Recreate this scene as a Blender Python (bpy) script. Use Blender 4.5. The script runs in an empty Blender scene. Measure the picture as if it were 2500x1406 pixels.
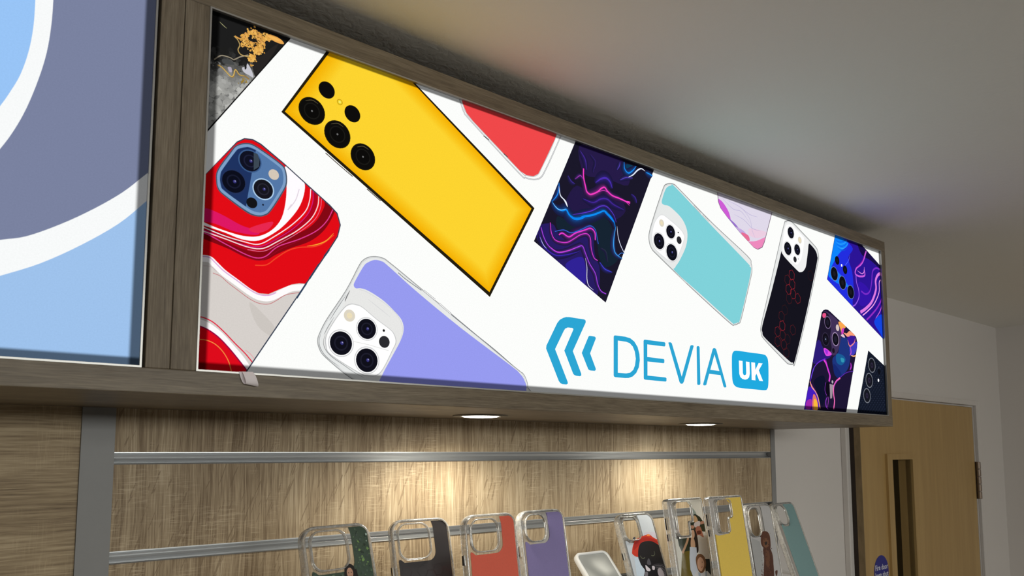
import bpy, bmesh, math, random
import numpy as np
from mathutils import Vector, Matrix
from mathutils.geometry import tessellate_polygon

# ------------------------------------------------------------------ camera, world, room light
scene = bpy.context.scene
EYE = 1.83                      # camera height; all builder coordinates below are relative to the camera point
FPX, PCX, PCY = 1786.69, 1250.0, 937.5
YAW, PITCH, ROLL = 0.674656765, 0.0906569399, 0.000510885
def _rot(y, p, r):
    cy, sy = math.cos(y), math.sin(y)
    fwd = np.array([sy*math.cos(p), cy*math.cos(p), math.sin(p)])
    right = np.array([cy, -sy, 0.0]); up = np.cross(right, fwd)
    c, s = math.cos(r), math.sin(r)
    return np.array([c*right+s*up, -(-s*right+c*up), fwd])
R = _rot(YAW, PITCH, ROLL)
cam_data = bpy.data.cameras.new('camera')
cam = bpy.data.objects.new('camera', cam_data)
scene.collection.objects.link(cam)
m = Matrix(((R[0][0], -R[1][0], -R[2][0], 0), (R[0][1], -R[1][1], -R[2][1], 0), (R[0][2], -R[1][2], -R[2][2], EYE), (0, 0, 0, 1)))
cam.matrix_world = m
cam_data.sensor_width = 36.0
cam_data.sensor_fit = 'HORIZONTAL'
cam_data.lens = FPX*36.0/2500.0
cam_data.shift_y = (PCY-703.0)/2500.0
cam_data.clip_start = 0.02
cam_data.dof.use_dof = True
cam_data.dof.focus_distance = 0.95
cam_data.dof.aperture_fstop = 17.0
scene.camera = cam
scene.view_settings.view_transform = 'Standard'
scene.view_settings.look = 'None'
scene.view_settings.gamma = 1.0
scene.view_settings.exposure = 0.0
scene.view_settings.use_curve_mapping = False
try:
    scene.cycles.use_denoising = True
    scene.cycles.denoiser = 'OPENIMAGEDENOISE'
    scene.cycles.max_bounces = 10
    scene.cycles.transparent_max_bounces = 24
    scene.cycles.transmission_bounces = 10
    scene.cycles.sample_clamp_indirect = 4.0
except Exception:
    pass
world = bpy.data.worlds.new('world'); scene.world = world
world.use_nodes = True
world.node_tree.nodes['Background'].inputs[0].default_value = (1.0, 0.93, 0.85, 1)
world.node_tree.nodes['Background'].inputs[1].default_value = 0.045

def area_light(name, loc, size, size_y, power, color, rot=(0, 0, 0), spread=math.pi):
    l = bpy.data.lights.new(name, 'AREA'); l.shape = 'RECTANGLE'; l.size = size; l.size_y = size_y
    l.energy = power; l.color = color; l.spread = spread
    o = bpy.data.objects.new(name, l); scene.collection.objects.link(o)
    o.location = loc; o.rotation_euler = rot
    return o
# ceiling panel lamps of the shop floor, behind and beside the photographer, facing down
area_light('shop_ceiling_lamp', (0.9, -1.5, EYE+0.37), 1.2, 0.6, 14.0, (1.0, 1.0, 0.96))
area_light('shop_ceiling_lamp', (-1.2, -2.2, EYE+0.37), 1.2, 0.6, 12.0, (1.0, 1.0, 0.96))
# unseen fill light, added behind the camera to brighten walls, bulkhead front and ceiling
area_light('added_front_fill', (0.2, -2.6, EYE+0.25), 3.2, 0.22, 30.0, (1.0, 1.015, 0.965), rot=(math.radians(90), 0, 0))

# ------------------------------------------------------------------ helpers
def lin(c):
    return tuple((v/255/12.92 if v/255 <= 0.04045 else ((v/255+0.055)/1.055)**2.4) for v in c)
def ray(px, py):
    return R.T @ np.array([(px-PCX)/FPX, (py-PCY)/FPX, 1.0])
def atY(px, py, Y):
    d = ray(px, py); return d*(Y/d[1])
def atZ(px, py, Z):
    d = ray(px, py); return d*(Z/d[2])

def new_mat(name):
    mt = bpy.data.materials.new(name); mt.use_nodes = True
    nt = mt.node_tree
    for n in list(nt.nodes): nt.nodes.remove(n)
    out = nt.nodes.new('ShaderNodeOutputMaterial')
    return mt, nt, out
def N(nt, kind, **kw):
    n = nt.nodes.new(kind)
    for k, v in kw.items():
        if k.startswith('i_'):
            n.inputs[int(k[2:])].default_value = v
        else:
            setattr(n, k, v)
    return n
def L(nt, a, b): nt.links.new(a, b)
def principled(nt, out, color=None, rough=0.5, metal=0.0, spec=0.5, coat=0.0):
    b = nt.nodes.new('ShaderNodeBsdfPrincipled')
    if color is not None: b.inputs['Base Color'].default_value = (*color, 1)
    b.inputs['Roughness'].default_value = rough
    b.inputs['Metallic'].default_value = metal
    b.inputs['Specular IOR Level'].default_value = spec
    b.inputs['Coat Weight'].default_value = coat
    L(nt, b.outputs[0], out.inputs[0])
    return b
def mathn(nt, op, a, b=None, clamp=False):
    n = nt.nodes.new('ShaderNodeMath'); n.operation = op; n.use_clamp = clamp
    for i, v in enumerate((a, b)):
        if v is None: continue
        if isinstance(v, (int, float)): n.inputs[i].default_value = v
        else: L(nt, v, n.inputs[i])
    return n.outputs[0]
def pos_xyz(nt):
    g = nt.nodes.new('ShaderNodeNewGeometry'); s = nt.nodes.new('ShaderNodeSeparateXYZ')
    L(nt, g.outputs['Position'], s.inputs[0]); return s.outputs
def combine(nt, x, y, z):
    c = nt.nodes.new('ShaderNodeCombineXYZ')
    for i, v in enumerate((x, y, z)):
        if isinstance(v, (int, float)): c.inputs[i].default_value = v
        else: L(nt, v, c.inputs[i])
    return c.outputs[0]
def noise(nt, vec, scale=1.0, detail=4.0, rough=0.55, dist=0.0):
    n = nt.nodes.new('ShaderNodeTexNoise'); n.inputs['Scale'].default_value = scale
    n.inputs['Detail'].default_value = detail; n.inputs['Roughness'].default_value = rough; n.inputs['Distortion'].default_value = dist
    L(nt, vec, n.inputs['Vector']); return n.outputs[0]
def ramp(nt, fac, stops):
    r = nt.nodes.new('ShaderNodeValToRGB'); e = r.color_ramp.elements
    e[0].position, e[0].color = stops[0][0], (*stops[0][1], 1)
    e[1].position, e[1].color = stops[-1][0], (*stops[-1][1], 1)
    for p, c in stops[1:-1]:
        k = e.new(p); k.color = (*c, 1)
    L(nt, fac, r.inputs[0]); return r.outputs[0]
def mix(nt, fac, a, b, mode='MIX'):
    n = nt.nodes.new('ShaderNodeMix'); n.data_type = 'RGBA'; n.blend_type = mode
    if isinstance(fac, (int, float)): n.inputs[0].default_value = fac
    else: L(nt, fac, n.inputs[0])
    for i, v in ((6, a), (7, b)):
        if isinstance(v, tuple): n.inputs[i].default_value = (*v, 1)
        else: L(nt, v, n.inputs[i])
    return n.outputs[2]
def bump(nt, bsdf, h, strength=0.3, dist=0.001):
    b = nt.nodes.new('ShaderNodeBump'); b.inputs['Strength'].default_value = strength; b.inputs['Distance'].default_value = dist
    L(nt, h, b.inputs['Height']); L(nt, b.outputs[0], bsdf.inputs['Normal'])

def plain(name, rgb, rough=0.5, metal=0.0, spec=0.5, coat=0.0):
    mt, nt, out = new_mat(name)
    b = principled(nt, out, None, rough, metal, spec, coat)
    g = nt.nodes.new('ShaderNodeNewGeometry')
    nz = noise(nt, g.outputs['Position'], 60.0, 3.0)
    c = lin(rgb)
    L(nt, mix(nt, nz, tuple(v*0.95 for v in c), tuple(min(1, v*1.05) for v in c)), b.inputs['Base Color'])
    return mt
def wood(name, axis, dark, mid, light, fine=420.0, along=9.0, plank=None, cracks=False, rough=0.55, crossmarks=0.0):
    """wood grain running along `axis` ('x' or 'z'), in world space"""
    mt, nt, out = new_mat(name)
    b = principled(nt, out, None, rough, 0, 0.3)
    X, Y, Z = pos_xyz(nt)
    across, lng = (X, Z) if axis == 'z' else (Z, X)
    base_off = 0.0
    if plank:
        period, off = plank
        cell = mathn(nt, 'FLOOR', mathn(nt, 'DIVIDE', mathn(nt, 'SUBTRACT', across, off), period))
        wn = nt.nodes.new('ShaderNodeTexWhiteNoise'); wn.noise_dimensions = '1D'; L(nt, cell, wn.inputs['W'])
        base_off = wn.outputs['Value']
        lng = mathn(nt, 'ADD', lng, mathn(nt, 'MULTIPLY', base_off, 7.0))
    ydep = mathn(nt, 'MULTIPLY', Y, 40.0)
    warp = noise(nt, combine(nt, mathn(nt, 'MULTIPLY', across, 10.0), ydep, mathn(nt, 'MULTIPLY', lng, 5.0)), 1.0, 2.0)
    acr = mathn(nt, 'ADD', across, mathn(nt, 'MULTIPLY', warp, 0.012))
    g1 = noise(nt, combine(nt, mathn(nt, 'MULTIPLY', acr, fine), ydep, mathn(nt, 'MULTIPLY', lng, along*3.0)), 1.0, 3.0, 0.6)
    g2 = noise(nt, combine(nt, mathn(nt, 'MULTIPLY', acr, fine*0.28), ydep, mathn(nt, 'MULTIPLY', lng, along*0.8)), 1.0, 3.0, 0.55)
    g3 = noise(nt, combine(nt, mathn(nt, 'MULTIPLY', acr, fine*0.045), ydep, mathn(nt, 'MULTIPLY', lng, along*0.25)), 1.0, 2.0, 0.5)
    v = mathn(nt, 'ADD', mathn(nt, 'MULTIPLY', g1, 0.45), mathn(nt, 'ADD', mathn(nt, 'MULTIPLY', g2, 0.32), mathn(nt, 'MULTIPLY', g3, 0.23)))
    if plank:
        v = mathn(nt, 'ADD', v, mathn(nt, 'MULTIPLY', mathn(nt, 'SUBTRACT', base_off, 0.5), 0.09))
    col = ramp(nt, v, [(0.34, dark), (0.50, mid), (0.64, light)])
    if cracks:
        sh = mathn(nt, 'SUBTRACT', across, mathn(nt, 'MULTIPLY', lng, 0.36))
        cr = noise(nt, combine(nt, mathn(nt, 'MULTIPLY', sh, 330.0), ydep, mathn(nt, 'MULTIPLY', lng, 34.0)), 1.0, 1.5, 0.5, 0.3)
        zone = noise(nt, combine(nt, mathn(nt, 'MULTIPLY', across, 9.0), 3.0, mathn(nt, 'MULTIPLY', lng, 2.5)), 1.0, 1.0)
        a = mathn(nt, 'MULTIPLY', mathn(nt, 'GREATER_THAN', zone, 0.47), mathn(nt, 'LESS_THAN', cr, 0.345))
        col = mix(nt, mathn(nt, 'MULTIPLY', a, 0.60), col, dark)
    if crossmarks:
        cm = noise(nt, combine(nt, mathn(nt, 'MULTIPLY', across, 60.0), ydep, mathn(nt, 'MULTIPLY', lng, 900.0)), 1.0, 2.0, 0.6)
        zone2 = noise(nt, combine(nt, mathn(nt, 'MULTIPLY', across, 16.0), 8.0, mathn(nt, 'MULTIPLY', lng, 14.0)), 1.0, 3.0)
        z2 = mathn(nt, 'MULTIPLY', mathn(nt, 'SUBTRACT', zone2, 0.46), 6.0, True)
        c2 = mathn(nt, 'MULTIPLY', mathn(nt, 'SUBTRACT', cm, 0.52), 6.0, True)
        col = mix(nt, mathn(nt, 'MULTIPLY', mathn(nt, 'MULTIPLY', z2, c2), crossmarks), col, tuple(min(1, c*1.15) for c in light))
    L(nt, col, b.inputs['Base Color'])
    bump(nt, b, g1, 0.25, 0.0006)
    return mt

M = {}
M['slat_oak'] = wood('oak_slat_laminate', 'z', (0.20, 0.135, 0.076), (0.43, 0.325, 0.205), (0.64, 0.52, 0.36), 900.0, 9.0, plank=(0.1393, 0.603), cracks=True, crossmarks=0.5)
M['side_oak'] = wood('oak_side_laminate', 'x', (0.17, 0.115, 0.065), (0.36, 0.265, 0.155), (0.54, 0.42, 0.265), 700.0, 9.0, cracks=False, crossmarks=0.35)
M['bulk_h'] = wood('grey_brown_laminate_lengthwise', 'x', (0.10, 0.076, 0.050), (0.185, 0.145, 0.098), (0.27, 0.22, 0.155), 900.0, 14.0, rough=0.38)
M['bulk_v'] = wood('grey_brown_laminate_upright', 'z', (0.10, 0.076, 0.050), (0.195, 0.153, 0.105), (0.28, 0.23, 0.165), 1100.0, 14.0, rough=0.5)
M['maple'] = wood('pale_maple_veneer', 'z', (0.37, 0.235, 0.085), (0.42, 0.27, 0.103), (0.47, 0.31, 0.122), 60.0, 1.5, rough=0.4)
M['lipping'] = wood('hardwood_edge_lipping', 'z', (0.16, 0.11, 0.055), (0.22, 0.155, 0.08), (0.29, 0.20, 0.11), 300.0, 8.0)
M['grey_post'] = plain('grey_laminate_strip', (138, 137, 136), 0.45)
M['black'] = plain('shadow_gap_black', (8, 8, 8), 0.6)
M['dark_strip'] = plain('dark_brown_fire_seal', (38, 24, 14), 0.6)
M['silver'] = plain('silver_anodised_profile', (176, 174, 170), 0.32, 0.6)
M['white_trim'] = plain('white_gloss_woodwork', (214, 208, 203), 0.35)
M['ribbon'] = plain('pale_pink_ribbon', (246, 236, 238), 0.7)
M['hinge'] = plain('brushed_steel_hinge', (132, 116, 102), 0.4, 0.7)
M['floor'] = plain('grey_vinyl', (110, 105, 97), 0.5)
M['black_plastic'] = plain('black_button', (22, 21, 22), 0.35)
M['bright_metal'] = plain('bright_button_metal', (225, 222, 218), 0.2, 0.9)
M['glass_dark'] = plain('dark_glass_pane', (10, 9, 7), 0.08, 0, 0.3)
M['downlight_body'] = plain('white_downlight_ring', (120, 112, 100), 0.4, 0.2)
M['white_rubber'] = plain('white_rubber_rim', (245, 245, 245), 0.5)
M['pad_grey'] = plain('grey_satin_pad', (172, 174, 172), 0.45)
def aluminium():
    mt, nt, out = new_mat('extruded_aluminium')
    b = principled(nt, out, None, 0.36, 0.85)
    X, Y, Z = pos_xyz(nt)
    nz = noise(nt, combine(nt, mathn(nt, 'MULTIPLY', X, 3.0), 0.0, mathn(nt, 'MULTIPLY', Z, 250.0)), 1.0, 2.0)
    L(nt, ramp(nt, nz, [(0.3, (0.60, 0.61, 0.62)), (0.7, (0.64, 0.65, 0.66))]), b.inputs['Base Color'])
    return mt
M['alu'] = aluminium()
def plaster(name, rgb, scale, strength):
    mt, nt, out = new_mat(name)
    b = principled(nt, out, None, 0.75, 0, 0.25)
    g = nt.nodes.new('ShaderNodeNewGeometry')
    big = noise(nt, g.outputs['Position'], 1.5, 3.0)
    c = lin(rgb)
    L(nt, mix(nt, big, tuple(v*0.97 for v in c), c), b.inputs['Base Color'])
    h = noise(nt, g.outputs['Position'], scale, 5.0, 0.6, 0.5)
    bump(nt, b, h, strength, 0.002)
    return mt
M['ceiling'] = plaster('painted_ceiling_plaster', (249, 247, 241), 110.0, 0.35)
M['wall'] = plaster('white_wall_paint', (216, 210, 205), 160.0, 0.12)
def clear(name, tint, rough=0.04, body=0.06):
    mt, nt, out = new_mat(name)
    tr = nt.nodes.new('ShaderNodeBsdfTransparent'); tr.inputs[0].default_value = (*tint, 1)
    gl = nt.nodes.new('ShaderNodeBsdfGlossy'); gl.inputs['Roughness'].default_value = rough
    gl.inputs[0].default_value = (1, 1, 1, 1)
    df = nt.nodes.new('ShaderNodeBsdfDiffuse'); df.inputs[0].default_value = (0.85, 0.84, 0.82, 1)
    fr = nt.nodes.new('ShaderNodeFresnel'); fr.inputs[0].default_value = 1.5
    g = nt.nodes.new('ShaderNodeNewGeometry')
    nz = noise(nt, g.outputs['Position'], 240.0, 2.0)
    body_f = mathn(nt, 'MULTIPLY', nz, body*2)
    m1 = nt.nodes.new('ShaderNodeMixShader'); L(nt, body_f, m1.inputs[0]); L(nt, tr.outputs[0], m1.inputs[1]); L(nt, df.outputs[0], m1.inputs[2])
    m2 = nt.nodes.new('ShaderNodeMixShader'); L(nt, mathn(nt, 'MULTIPLY', fr.outputs[0], 1.3, True), m2.inputs[0]); L(nt, m1.outputs[0], m2.inputs[1]); L(nt, gl.outputs[0], m2.inputs[2])
    L(nt, m2.outputs[0], out.inputs[0])
    return mt
M['clear_rim'] = clear('clear_moulded_plastic', (0.97, 0.965, 0.955), 0.12, 0.30)
M['clear_sheet'] = clear('clear_thin_plastic', (0.95, 0.94, 0.93), 0.05, 0.06)
M['acrylic'] = clear('clear_acrylic', (0.93, 0.93, 0.92), 0.03, 0.05)
def ink_emit(name, x0, x1, z0, z1, strength, edges):
    """back-lit printed textile: the print colour glows; it fades over the fabric border the lamps behind do not reach"""
    mt, nt, out = new_mat(name)
    at = nt.nodes.new('ShaderNodeAttribute'); at.attribute_name = 'ink'
    X, Y, Z = pos_xyz(nt)
    def edge(v, a, w, sgn):
        t = mathn(nt, 'MULTIPLY', mathn(nt, 'SUBTRACT', v, a), sgn/w)
        mr = nt.nodes.new('ShaderNodeMapRange'); mr.interpolation_type = 'SMOOTHSTEP'
        L(nt, t, mr.inputs[0]); mr.inputs[1].default_value = 0.62; mr.inputs[2].default_value = 1.0
        mr.inputs[3].default_value = 0.20; mr.inputs[4].default_value = 1.0
        return mr.outputs[0]
    wl, wr, wb, wt = edges
    f = mathn(nt, 'MULTIPLY', edge(X, x0, wl, 1), edge(X, x1, wr, -1))
    f = mathn(nt, 'MULTIPLY', f, mathn(nt, 'MULTIPLY', edge(Z, z0+EYE, wb, 1), edge(Z, z1+EYE, wt, -1)))
    grain = noise(nt, combine(nt, mathn(nt, 'MULTIPLY', X, 900.0), 0.0, mathn(nt, 'MULTIPLY', Z, 900.0)), 1.0, 2.0)
    f = mathn(nt, 'MULTIPLY', f, mathn(nt, 'ADD', 0.93, mathn(nt, 'MULTIPLY', grain, 0.14)))
    em = nt.nodes.new('ShaderNodeEmission')
    L(nt, at.outputs['Color'], em.inputs[0]); L(nt, mathn(nt, 'MULTIPLY', f, strength), em.inputs[1])
    L(nt, em.outputs[0], out.inputs[0])
    return mt
def ink_print(name, rough=0.35, coat=0.3):
    mt, nt, out = new_mat(name)
    b = principled(nt, out, None, rough, 0, 0.4, coat)
    at = nt.nodes.new('ShaderNodeAttribute'); at.attribute_name = 'ink'
    g = nt.nodes.new('ShaderNodeNewGeometry')
    nz = noise(nt, g.outputs['Position'], 500.0, 2.0)
    v = mathn(nt, 'ADD', 0.94, mathn(nt, 'MULTIPLY', nz, 0.12))
    L(nt, mix(nt, 1.0, at.outputs['Color'], combine(nt, v, v, v), 'MULTIPLY'), b.inputs['Base Color'])
    return mt
M['print'] = ink_print('printed_case_insert')

def emitter(name, rgb, strength):
    mt, nt, out = new_mat(name)
    em = nt.nodes.new('ShaderNodeEmission'); em.inputs[0].default_value = (*rgb, 1); em.inputs[1].default_value = strength
    L(nt, em.outputs[0], out.inputs[0]); return mt
M['lamp'] = emitter('downlight_lens_glow', (1.0, 0.97, 0.88), 9.0)

# ------------------------------------------------------------------ object building
def origin(o):
    p = Vector((0, 0, 0))
    while o is not None:
        p += o.location; o = o.parent
    return p
def add(name, bm, mat, parent=None, smooth=False, mats=None):
    """bm holds camera-relative coordinates (z = 0 at eye height)"""
    off = Vector((0, 0, EYE))
    base = origin(parent) if parent is not None else Vector((0, 0, 0))
    if parent is None:
        xs = [v.co for v in bm.verts]
        lo = Vector((min(v.x for v in xs), min(v.y for v in xs), min(v.z for v in xs))); hi = Vector((max(v.x for v in xs), max(v.y for v in xs), max(v.z for v in xs)))
        loc = Vector(((lo.x+hi.x)/2, (lo.y+hi.y)/2, lo.z)) + off
    else:
        loc = Vector((0, 0, 0))
    for v in bm.verts: v.co = v.co + off - base - loc
    me = bpy.data.meshes.new(name); bm.to_mesh(me); bm.free()
    o = bpy.data.objects.new(name, me); scene.collection.objects.link(o)
    o.location = loc
    if parent is not None: o.parent = parent
    for mm in (mats or [mat]): me.materials.append(mm)
    if smooth:
        for p in me.polygons: p.use_smooth = True
    return o
def thing(name, label, cat, loc, group=None):
    o = bpy.data.objects.new(name, None); scene.collection.objects.link(o)
    o.empty_display_size = 0.05
    o.location = Vector(loc) + Vector((0, 0, EYE))
    tag(o, label, cat, group); return o
def tag(o, label, cat, group=None):
    o['label'] = label; o['category'] = cat
    if group: o['group'] = group
    return o
def struct(name, bm, mat, label=None):
    o = add(name, bm, mat); o['kind'] = 'structure'
    if label: o['label'] = label
    return o
def box(bm, x0, x1, y0, y1, z0, z1, bev=0.0, mi=0):
    vs = [bm.verts.new((x, y, z)) for x in (x0, x1) for y in (y0, y1) for z in (z0, z1)]
    F = [(0, 1, 3, 2), (4, 6, 7, 5), (0, 4, 5, 1), (2, 3, 7, 6), (0, 2, 6, 4), (1, 5, 7, 3)]
    fs = [bm.faces.new([vs[i] for i in f]) for f in F]
    for f in fs: f.material_index = mi
    bm.normal_update()
    if bev:
        es = set(e for f in fs for e in f.edges)
        bmesh.ops.bevel(bm, geom=list(es), offset=bev, segments=2, affect='EDGES', profile=0.5)
    return bm
def boxbm(*a, **k):
    bm = bmesh.new(); box(bm, *a, **k); return bm
def extrude_profile(bm, prof, x0, x1):
    """closed (y,z) profile swept along x"""
    n = len(prof)
    a = [bm.verts.new((x0, y, z)) for y, z in prof]; b = [bm.verts.new((x1, y, z)) for y, z in prof]
    for i in range(n):
        j = (i+1) % n; bm.faces.new((a[i], a[j], b[j], b[i]))
    bm.faces.new(a[::-1]); bm.faces.new(b)
    bmesh.ops.recalc_face_normals(bm, faces=bm.faces[:])
def disc(bm, c, r, axis, n=40, flip=False):
    pts = []
    for i in range(n):
        t = 2*math.pi*i/n
        u, v = r*math.cos(t), r*math.sin(t)
        pts.append((c[0]+u, c[1]+v, c[2]) if axis == 'z' else (c[0]+u, c[1], c[2]+v))
    vs = [bm.verts.new(p) for p in pts]
    bm.faces.new(vs[::-1] if flip else vs)
def lathe_z(bm, c, prof, n=48):
    rings = [[bm.verts.new((c[0]+r*math.cos(2*math.pi*i/n), c[1]+r*math.sin(2*math.pi*i/n), c[2]+z)) for i in range(n)] for r, z in prof]
    for a, b in zip(rings, rings[1:]):
        for i in range(n):
            j = (i+1) % n; bm.faces.new((a[i], a[j], b[j], b[i]))
    bmesh.ops.recalc_face_normals(bm, faces=bm.faces[:])

# ------------------------------------------------------------------ flat printed artwork (2-D shapes on a plane)
def spline(pts, seg=6, closed=False):
    P = [np.array(p, float) for p in pts]; n = len(P); out = []
    rng = range(n) if closed else range(n-1)
    for i in rng:
        p0 = P[(i-1) % n] if (closed or i > 0) else P[0]*2-P[1]
        p1, p2 = P[i], P[(i+1) % n]
        p3 = P[(i+2) % n] if (closed or i+2 < n) else P[-1]*2-P[-2]
        for s in range(seg):
            t = s/seg
            out.append(0.5*((2*p1)+(-p0+p2)*t+(2*p0-5*p1+4*p2-p3)*t*t+(-p0+3*p1-3*p2+p3)*t**3))
    if not closed: out.append(P[-1])
    return [tuple(p) for p in out]
def area2(poly):
    return sum(poly[i][0]*poly[(i+1) % len(poly)][1]-poly[(i+1) % len(poly)][0]*poly[i][1] for i in range(len(poly)))
def clip_convex(poly, clip):
    if area2(clip) < 0: clip = clip[::-1]
    out = list(poly)
    for i in range(len(clip)):
        a, b = clip[i], clip[(i+1) % len(clip)]
        inp, out = out, []
        if not inp: break
        side = lambda p: (b[0]-a[0])*(p[1]-a[1])-(b[1]-a[1])*(p[0]-a[0])
        for k in range(len(inp)):
            p, q = inp[k], inp[(k+1) % len(inp)]; sp, sq = side(p), side(q)
            if sp >= 0: out.append(p)
            if (sp >= 0) != (sq >= 0):
                t = sp/(sp-sq); out.append((p[0]+(q[0]-p[0])*t, p[1]+(q[1]-p[1])*t))
    return out
def hull(pts):
    pts = sorted(set((round(p[0], 7), round(p[1], 7)) for p in pts))
    def half(ps):
        h = []
        for p in ps:
            while len(h) > 1 and (h[-1][0]-h[-2][0])*(p[1]-h[-2][1])-(h[-1][1]-h[-2][1])*(p[0]-h[-2][0]) <= 0: h.pop()
            h.append(p)
        return h
    a, b = half(pts), half(pts[::-1]); return a[:-1]+b[:-1]
class Art:
    """layers of coloured flat shapes; conv maps photo-traced points to the plane, place maps plane + depth to space"""
    STEP = 0.000012
    def __init__(self, place, bounds=None, step=None, gain=1.0):
        self.bm = bmesh.new(); self.ink = self.bm.loops.layers.float_color.new('ink')
        self.place = place; self.clips = [bounds] if bounds else []; self.z = 0; self.gain = gain
        if step: self.STEP = step
    def px(self, pts, k=(0, 0, 1.0)):
        return [self.conv(p[0]/k[2]+k[0], p[1]/k[2]+k[1]) for p in pts]
    def poly(self, pts, rgb, clip=None, up=1):
        """pts in plane coordinates"""
        self.z += up
        v3 = [Vector((p[0], p[1], 0)) for p in pts]
        tris = [[pts[i] for i in t] for t in tessellate_polygon([v3])] if len(pts) > 3 else [pts]
        self._emit(tris, rgb, clip)
    def _emit(self, tris, rgb, clip):
        c = lin(rgb); d = self.z*self.STEP
        if self.gain != 1.0:      # unprinted white cloth lets all the lamp light through, inked areas a part of it
            t_ = min(1.0, max(0.0, (min(rgb)-233)/6.0)); c = [v*(self.gain+(1-self.gain)*t_) for v in c]
        col = (*c, 1.0)
        for t in tris:
            if abs(area2(t)) < 1e-12: continue
            for cl in self.clips+([clip] if clip else []):
                t = clip_convex(t, cl)
                if len(t) < 3: break
            if len(t) < 3 or abs(area2(t)) < 1e-12: continue
            if area2(t) < 0: t = t[::-1]
            f = self.bm.faces.new([self.bm.verts.new(self.place(p[0], p[1], d)) for p in t])
            for lp in f.loops: lp[self.ink] = col
    def stroke(self, pts, w, rgb, clip=None, smooth=True, taper=False, closed=False, up=1):
        """w in metres"""
        P = spline(pts, 5, closed) if smooth else list(pts)
        if closed: P = P+[P[0]]
        n = len(P); Lf, Rt = [], []
        for i in range(n):
            a = P[max(0, i-1)]; b = P[min(n-1, i+1)]
            if closed and (i == 0 or i == n-1): a, b = P[-2], P[1]
            dx, dy = b[0]-a[0], b[1]-a[1]; l = math.hypot(dx, dy) or 1e-9
            ww = w/2*(math.sin(math.pi*min(max((i+0.5)/n, 0.0), 1.0))**0.6 if taper else 1.0)
            Lf.append((P[i][0]-dy/l*ww, P[i][1]+dx/l*ww)); Rt.append((P[i][0]+dy/l*ww, P[i][1]-dx/l*ww))
        self.z += up
        self._emit([q for i in range(n-1) for q in ([Lf[i], Lf[i+1], Rt[i+1]], [Lf[i], Rt[i+1], Rt[i]])], rgb, clip)
    def circle(self, c, r, rgb, clip=None, n=28, up=1):
        self.poly([(c[0]+r*math.cos(2*math.pi*i/n), c[1]+r*math.sin(2*math.pi*i/n)) for i in range(n)], rgb, clip, up)
    def blob(self, c, r, rgb, rnd, clip=None, n=9, up=0):
        self.poly([(c[0]+r*rnd.uniform(.5, 1.2)*math.cos(2*math.pi*i/n), c[1]+r*rnd.uniform(.5, 1.2)*math.sin(2*math.pi*i/n)) for i in range(n)], rgb, clip, up)

# ------------------------------------------------------------------ the room
YF = 0.600        # front face of the bulkhead
YW = 0.840        # face of the slat board
YP = 0.874        # plaster wall
KD = YP/0.855
ZC = 0.4647*YP    # ceiling
ZB0, ZB1 = 0.0433, 0.0622   # bottom board
ZT0, ZT1 = 0.3627, 0.3819   # top board
XE0, XE1 = 1.3400, 1.3565   # end board
XR = 3.1514*YP    # end wall
FL = -EYE
struct('ceiling', boxbm(-2.6, XR+0.1, -3.5, YP+0.1, ZC, ZC+0.1), M['ceiling'])
struct('floor', boxbm(-2.6, XR+0.1, -3.5, YP+0.1, FL-0.1, FL), M['floor'])
# back wall with the doorway cut out
DX0, DX1, DZ = 1.700*KD, 2.462*KD, 0.131*KD      # opening of the door
bm = bmesh.new()
box(bm, -2.6, DX0, YP, YP+0.1, FL, ZC)
box(bm, DX1, XR+0.1, YP, YP+0.1, FL, ZC)
box(bm, DX0, DX1, YP, YP+0.1, DZ, ZC)
struct('wall_back', bm, M['wall'])
struct('wall_right', boxbm(XR, XR+0.1, -3.5, YP, FL, ZC), M['wall'])
struct('wall_beyond', boxbm(DX0-0.5, DX1+0.5, YP+0.9, YP+1.0, FL, ZC), M['dark_strip'])

# white architrave round the door
AW = 0.030
bm = bmesh.new()
box(bm, DX0-AW-0.010, DX0-0.008, YP-0.014, YP, FL, DZ+AW, 0.002)
struct('trim_1', bm, M['white_trim'])
bm = bmesh.new()
box(bm, DX1+0.004, DX1+AW, YP-0.010, YP, FL, DZ+0.020, 0.002)
struct('trim_2', bm, M['white_trim'])
bm = bmesh.new()
box(bm, DX0-0.008, DX1+0.004, YP-0.010, YP, DZ+0.004, DZ+0.020, 0.002)
struct('trim_3', bm, M['white_trim'])

# ------------------------------------------------------------------ fire door, a little ajar, hinged on the right
HX, HY = 2.8735*0.838*KD, 0.838*KD
W_D, TH = 0.762, 0.044
th = math.radians(1.7)
ax = np.array([-math.cos(th), -math.sin(th)])       # from hinge towards lock edge
an = np.array([math.sin(th), -math.cos(th)]) * -1   # into the wall
if an[1] < 0: an = -an
def dpt(s, t, z):   # s metres from hinge edge, t depth into the door
    return (HX+ax[0]*s+an[0]*t, HY+ax[1]*s+an[1]*t, z)
def dbox(bm, s0, s1, t0, t1, z0, z1):
    vs = [bm.verts.new(dpt(s, t, z)) for s in (s0, s1) for t in (t0, t1) for z in (z0, z1)]
    for f in [(0, 1, 3, 2), (4, 6, 7, 5), (0, 4, 5, 1), (2, 3, 7, 6), (0, 2, 6, 4), (1, 5, 7, 3)]:
        bm.faces.new([vs[i] for i in f])
    bmesh.ops.recalc_face_normals(bm, faces=bm.faces[:])
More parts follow.
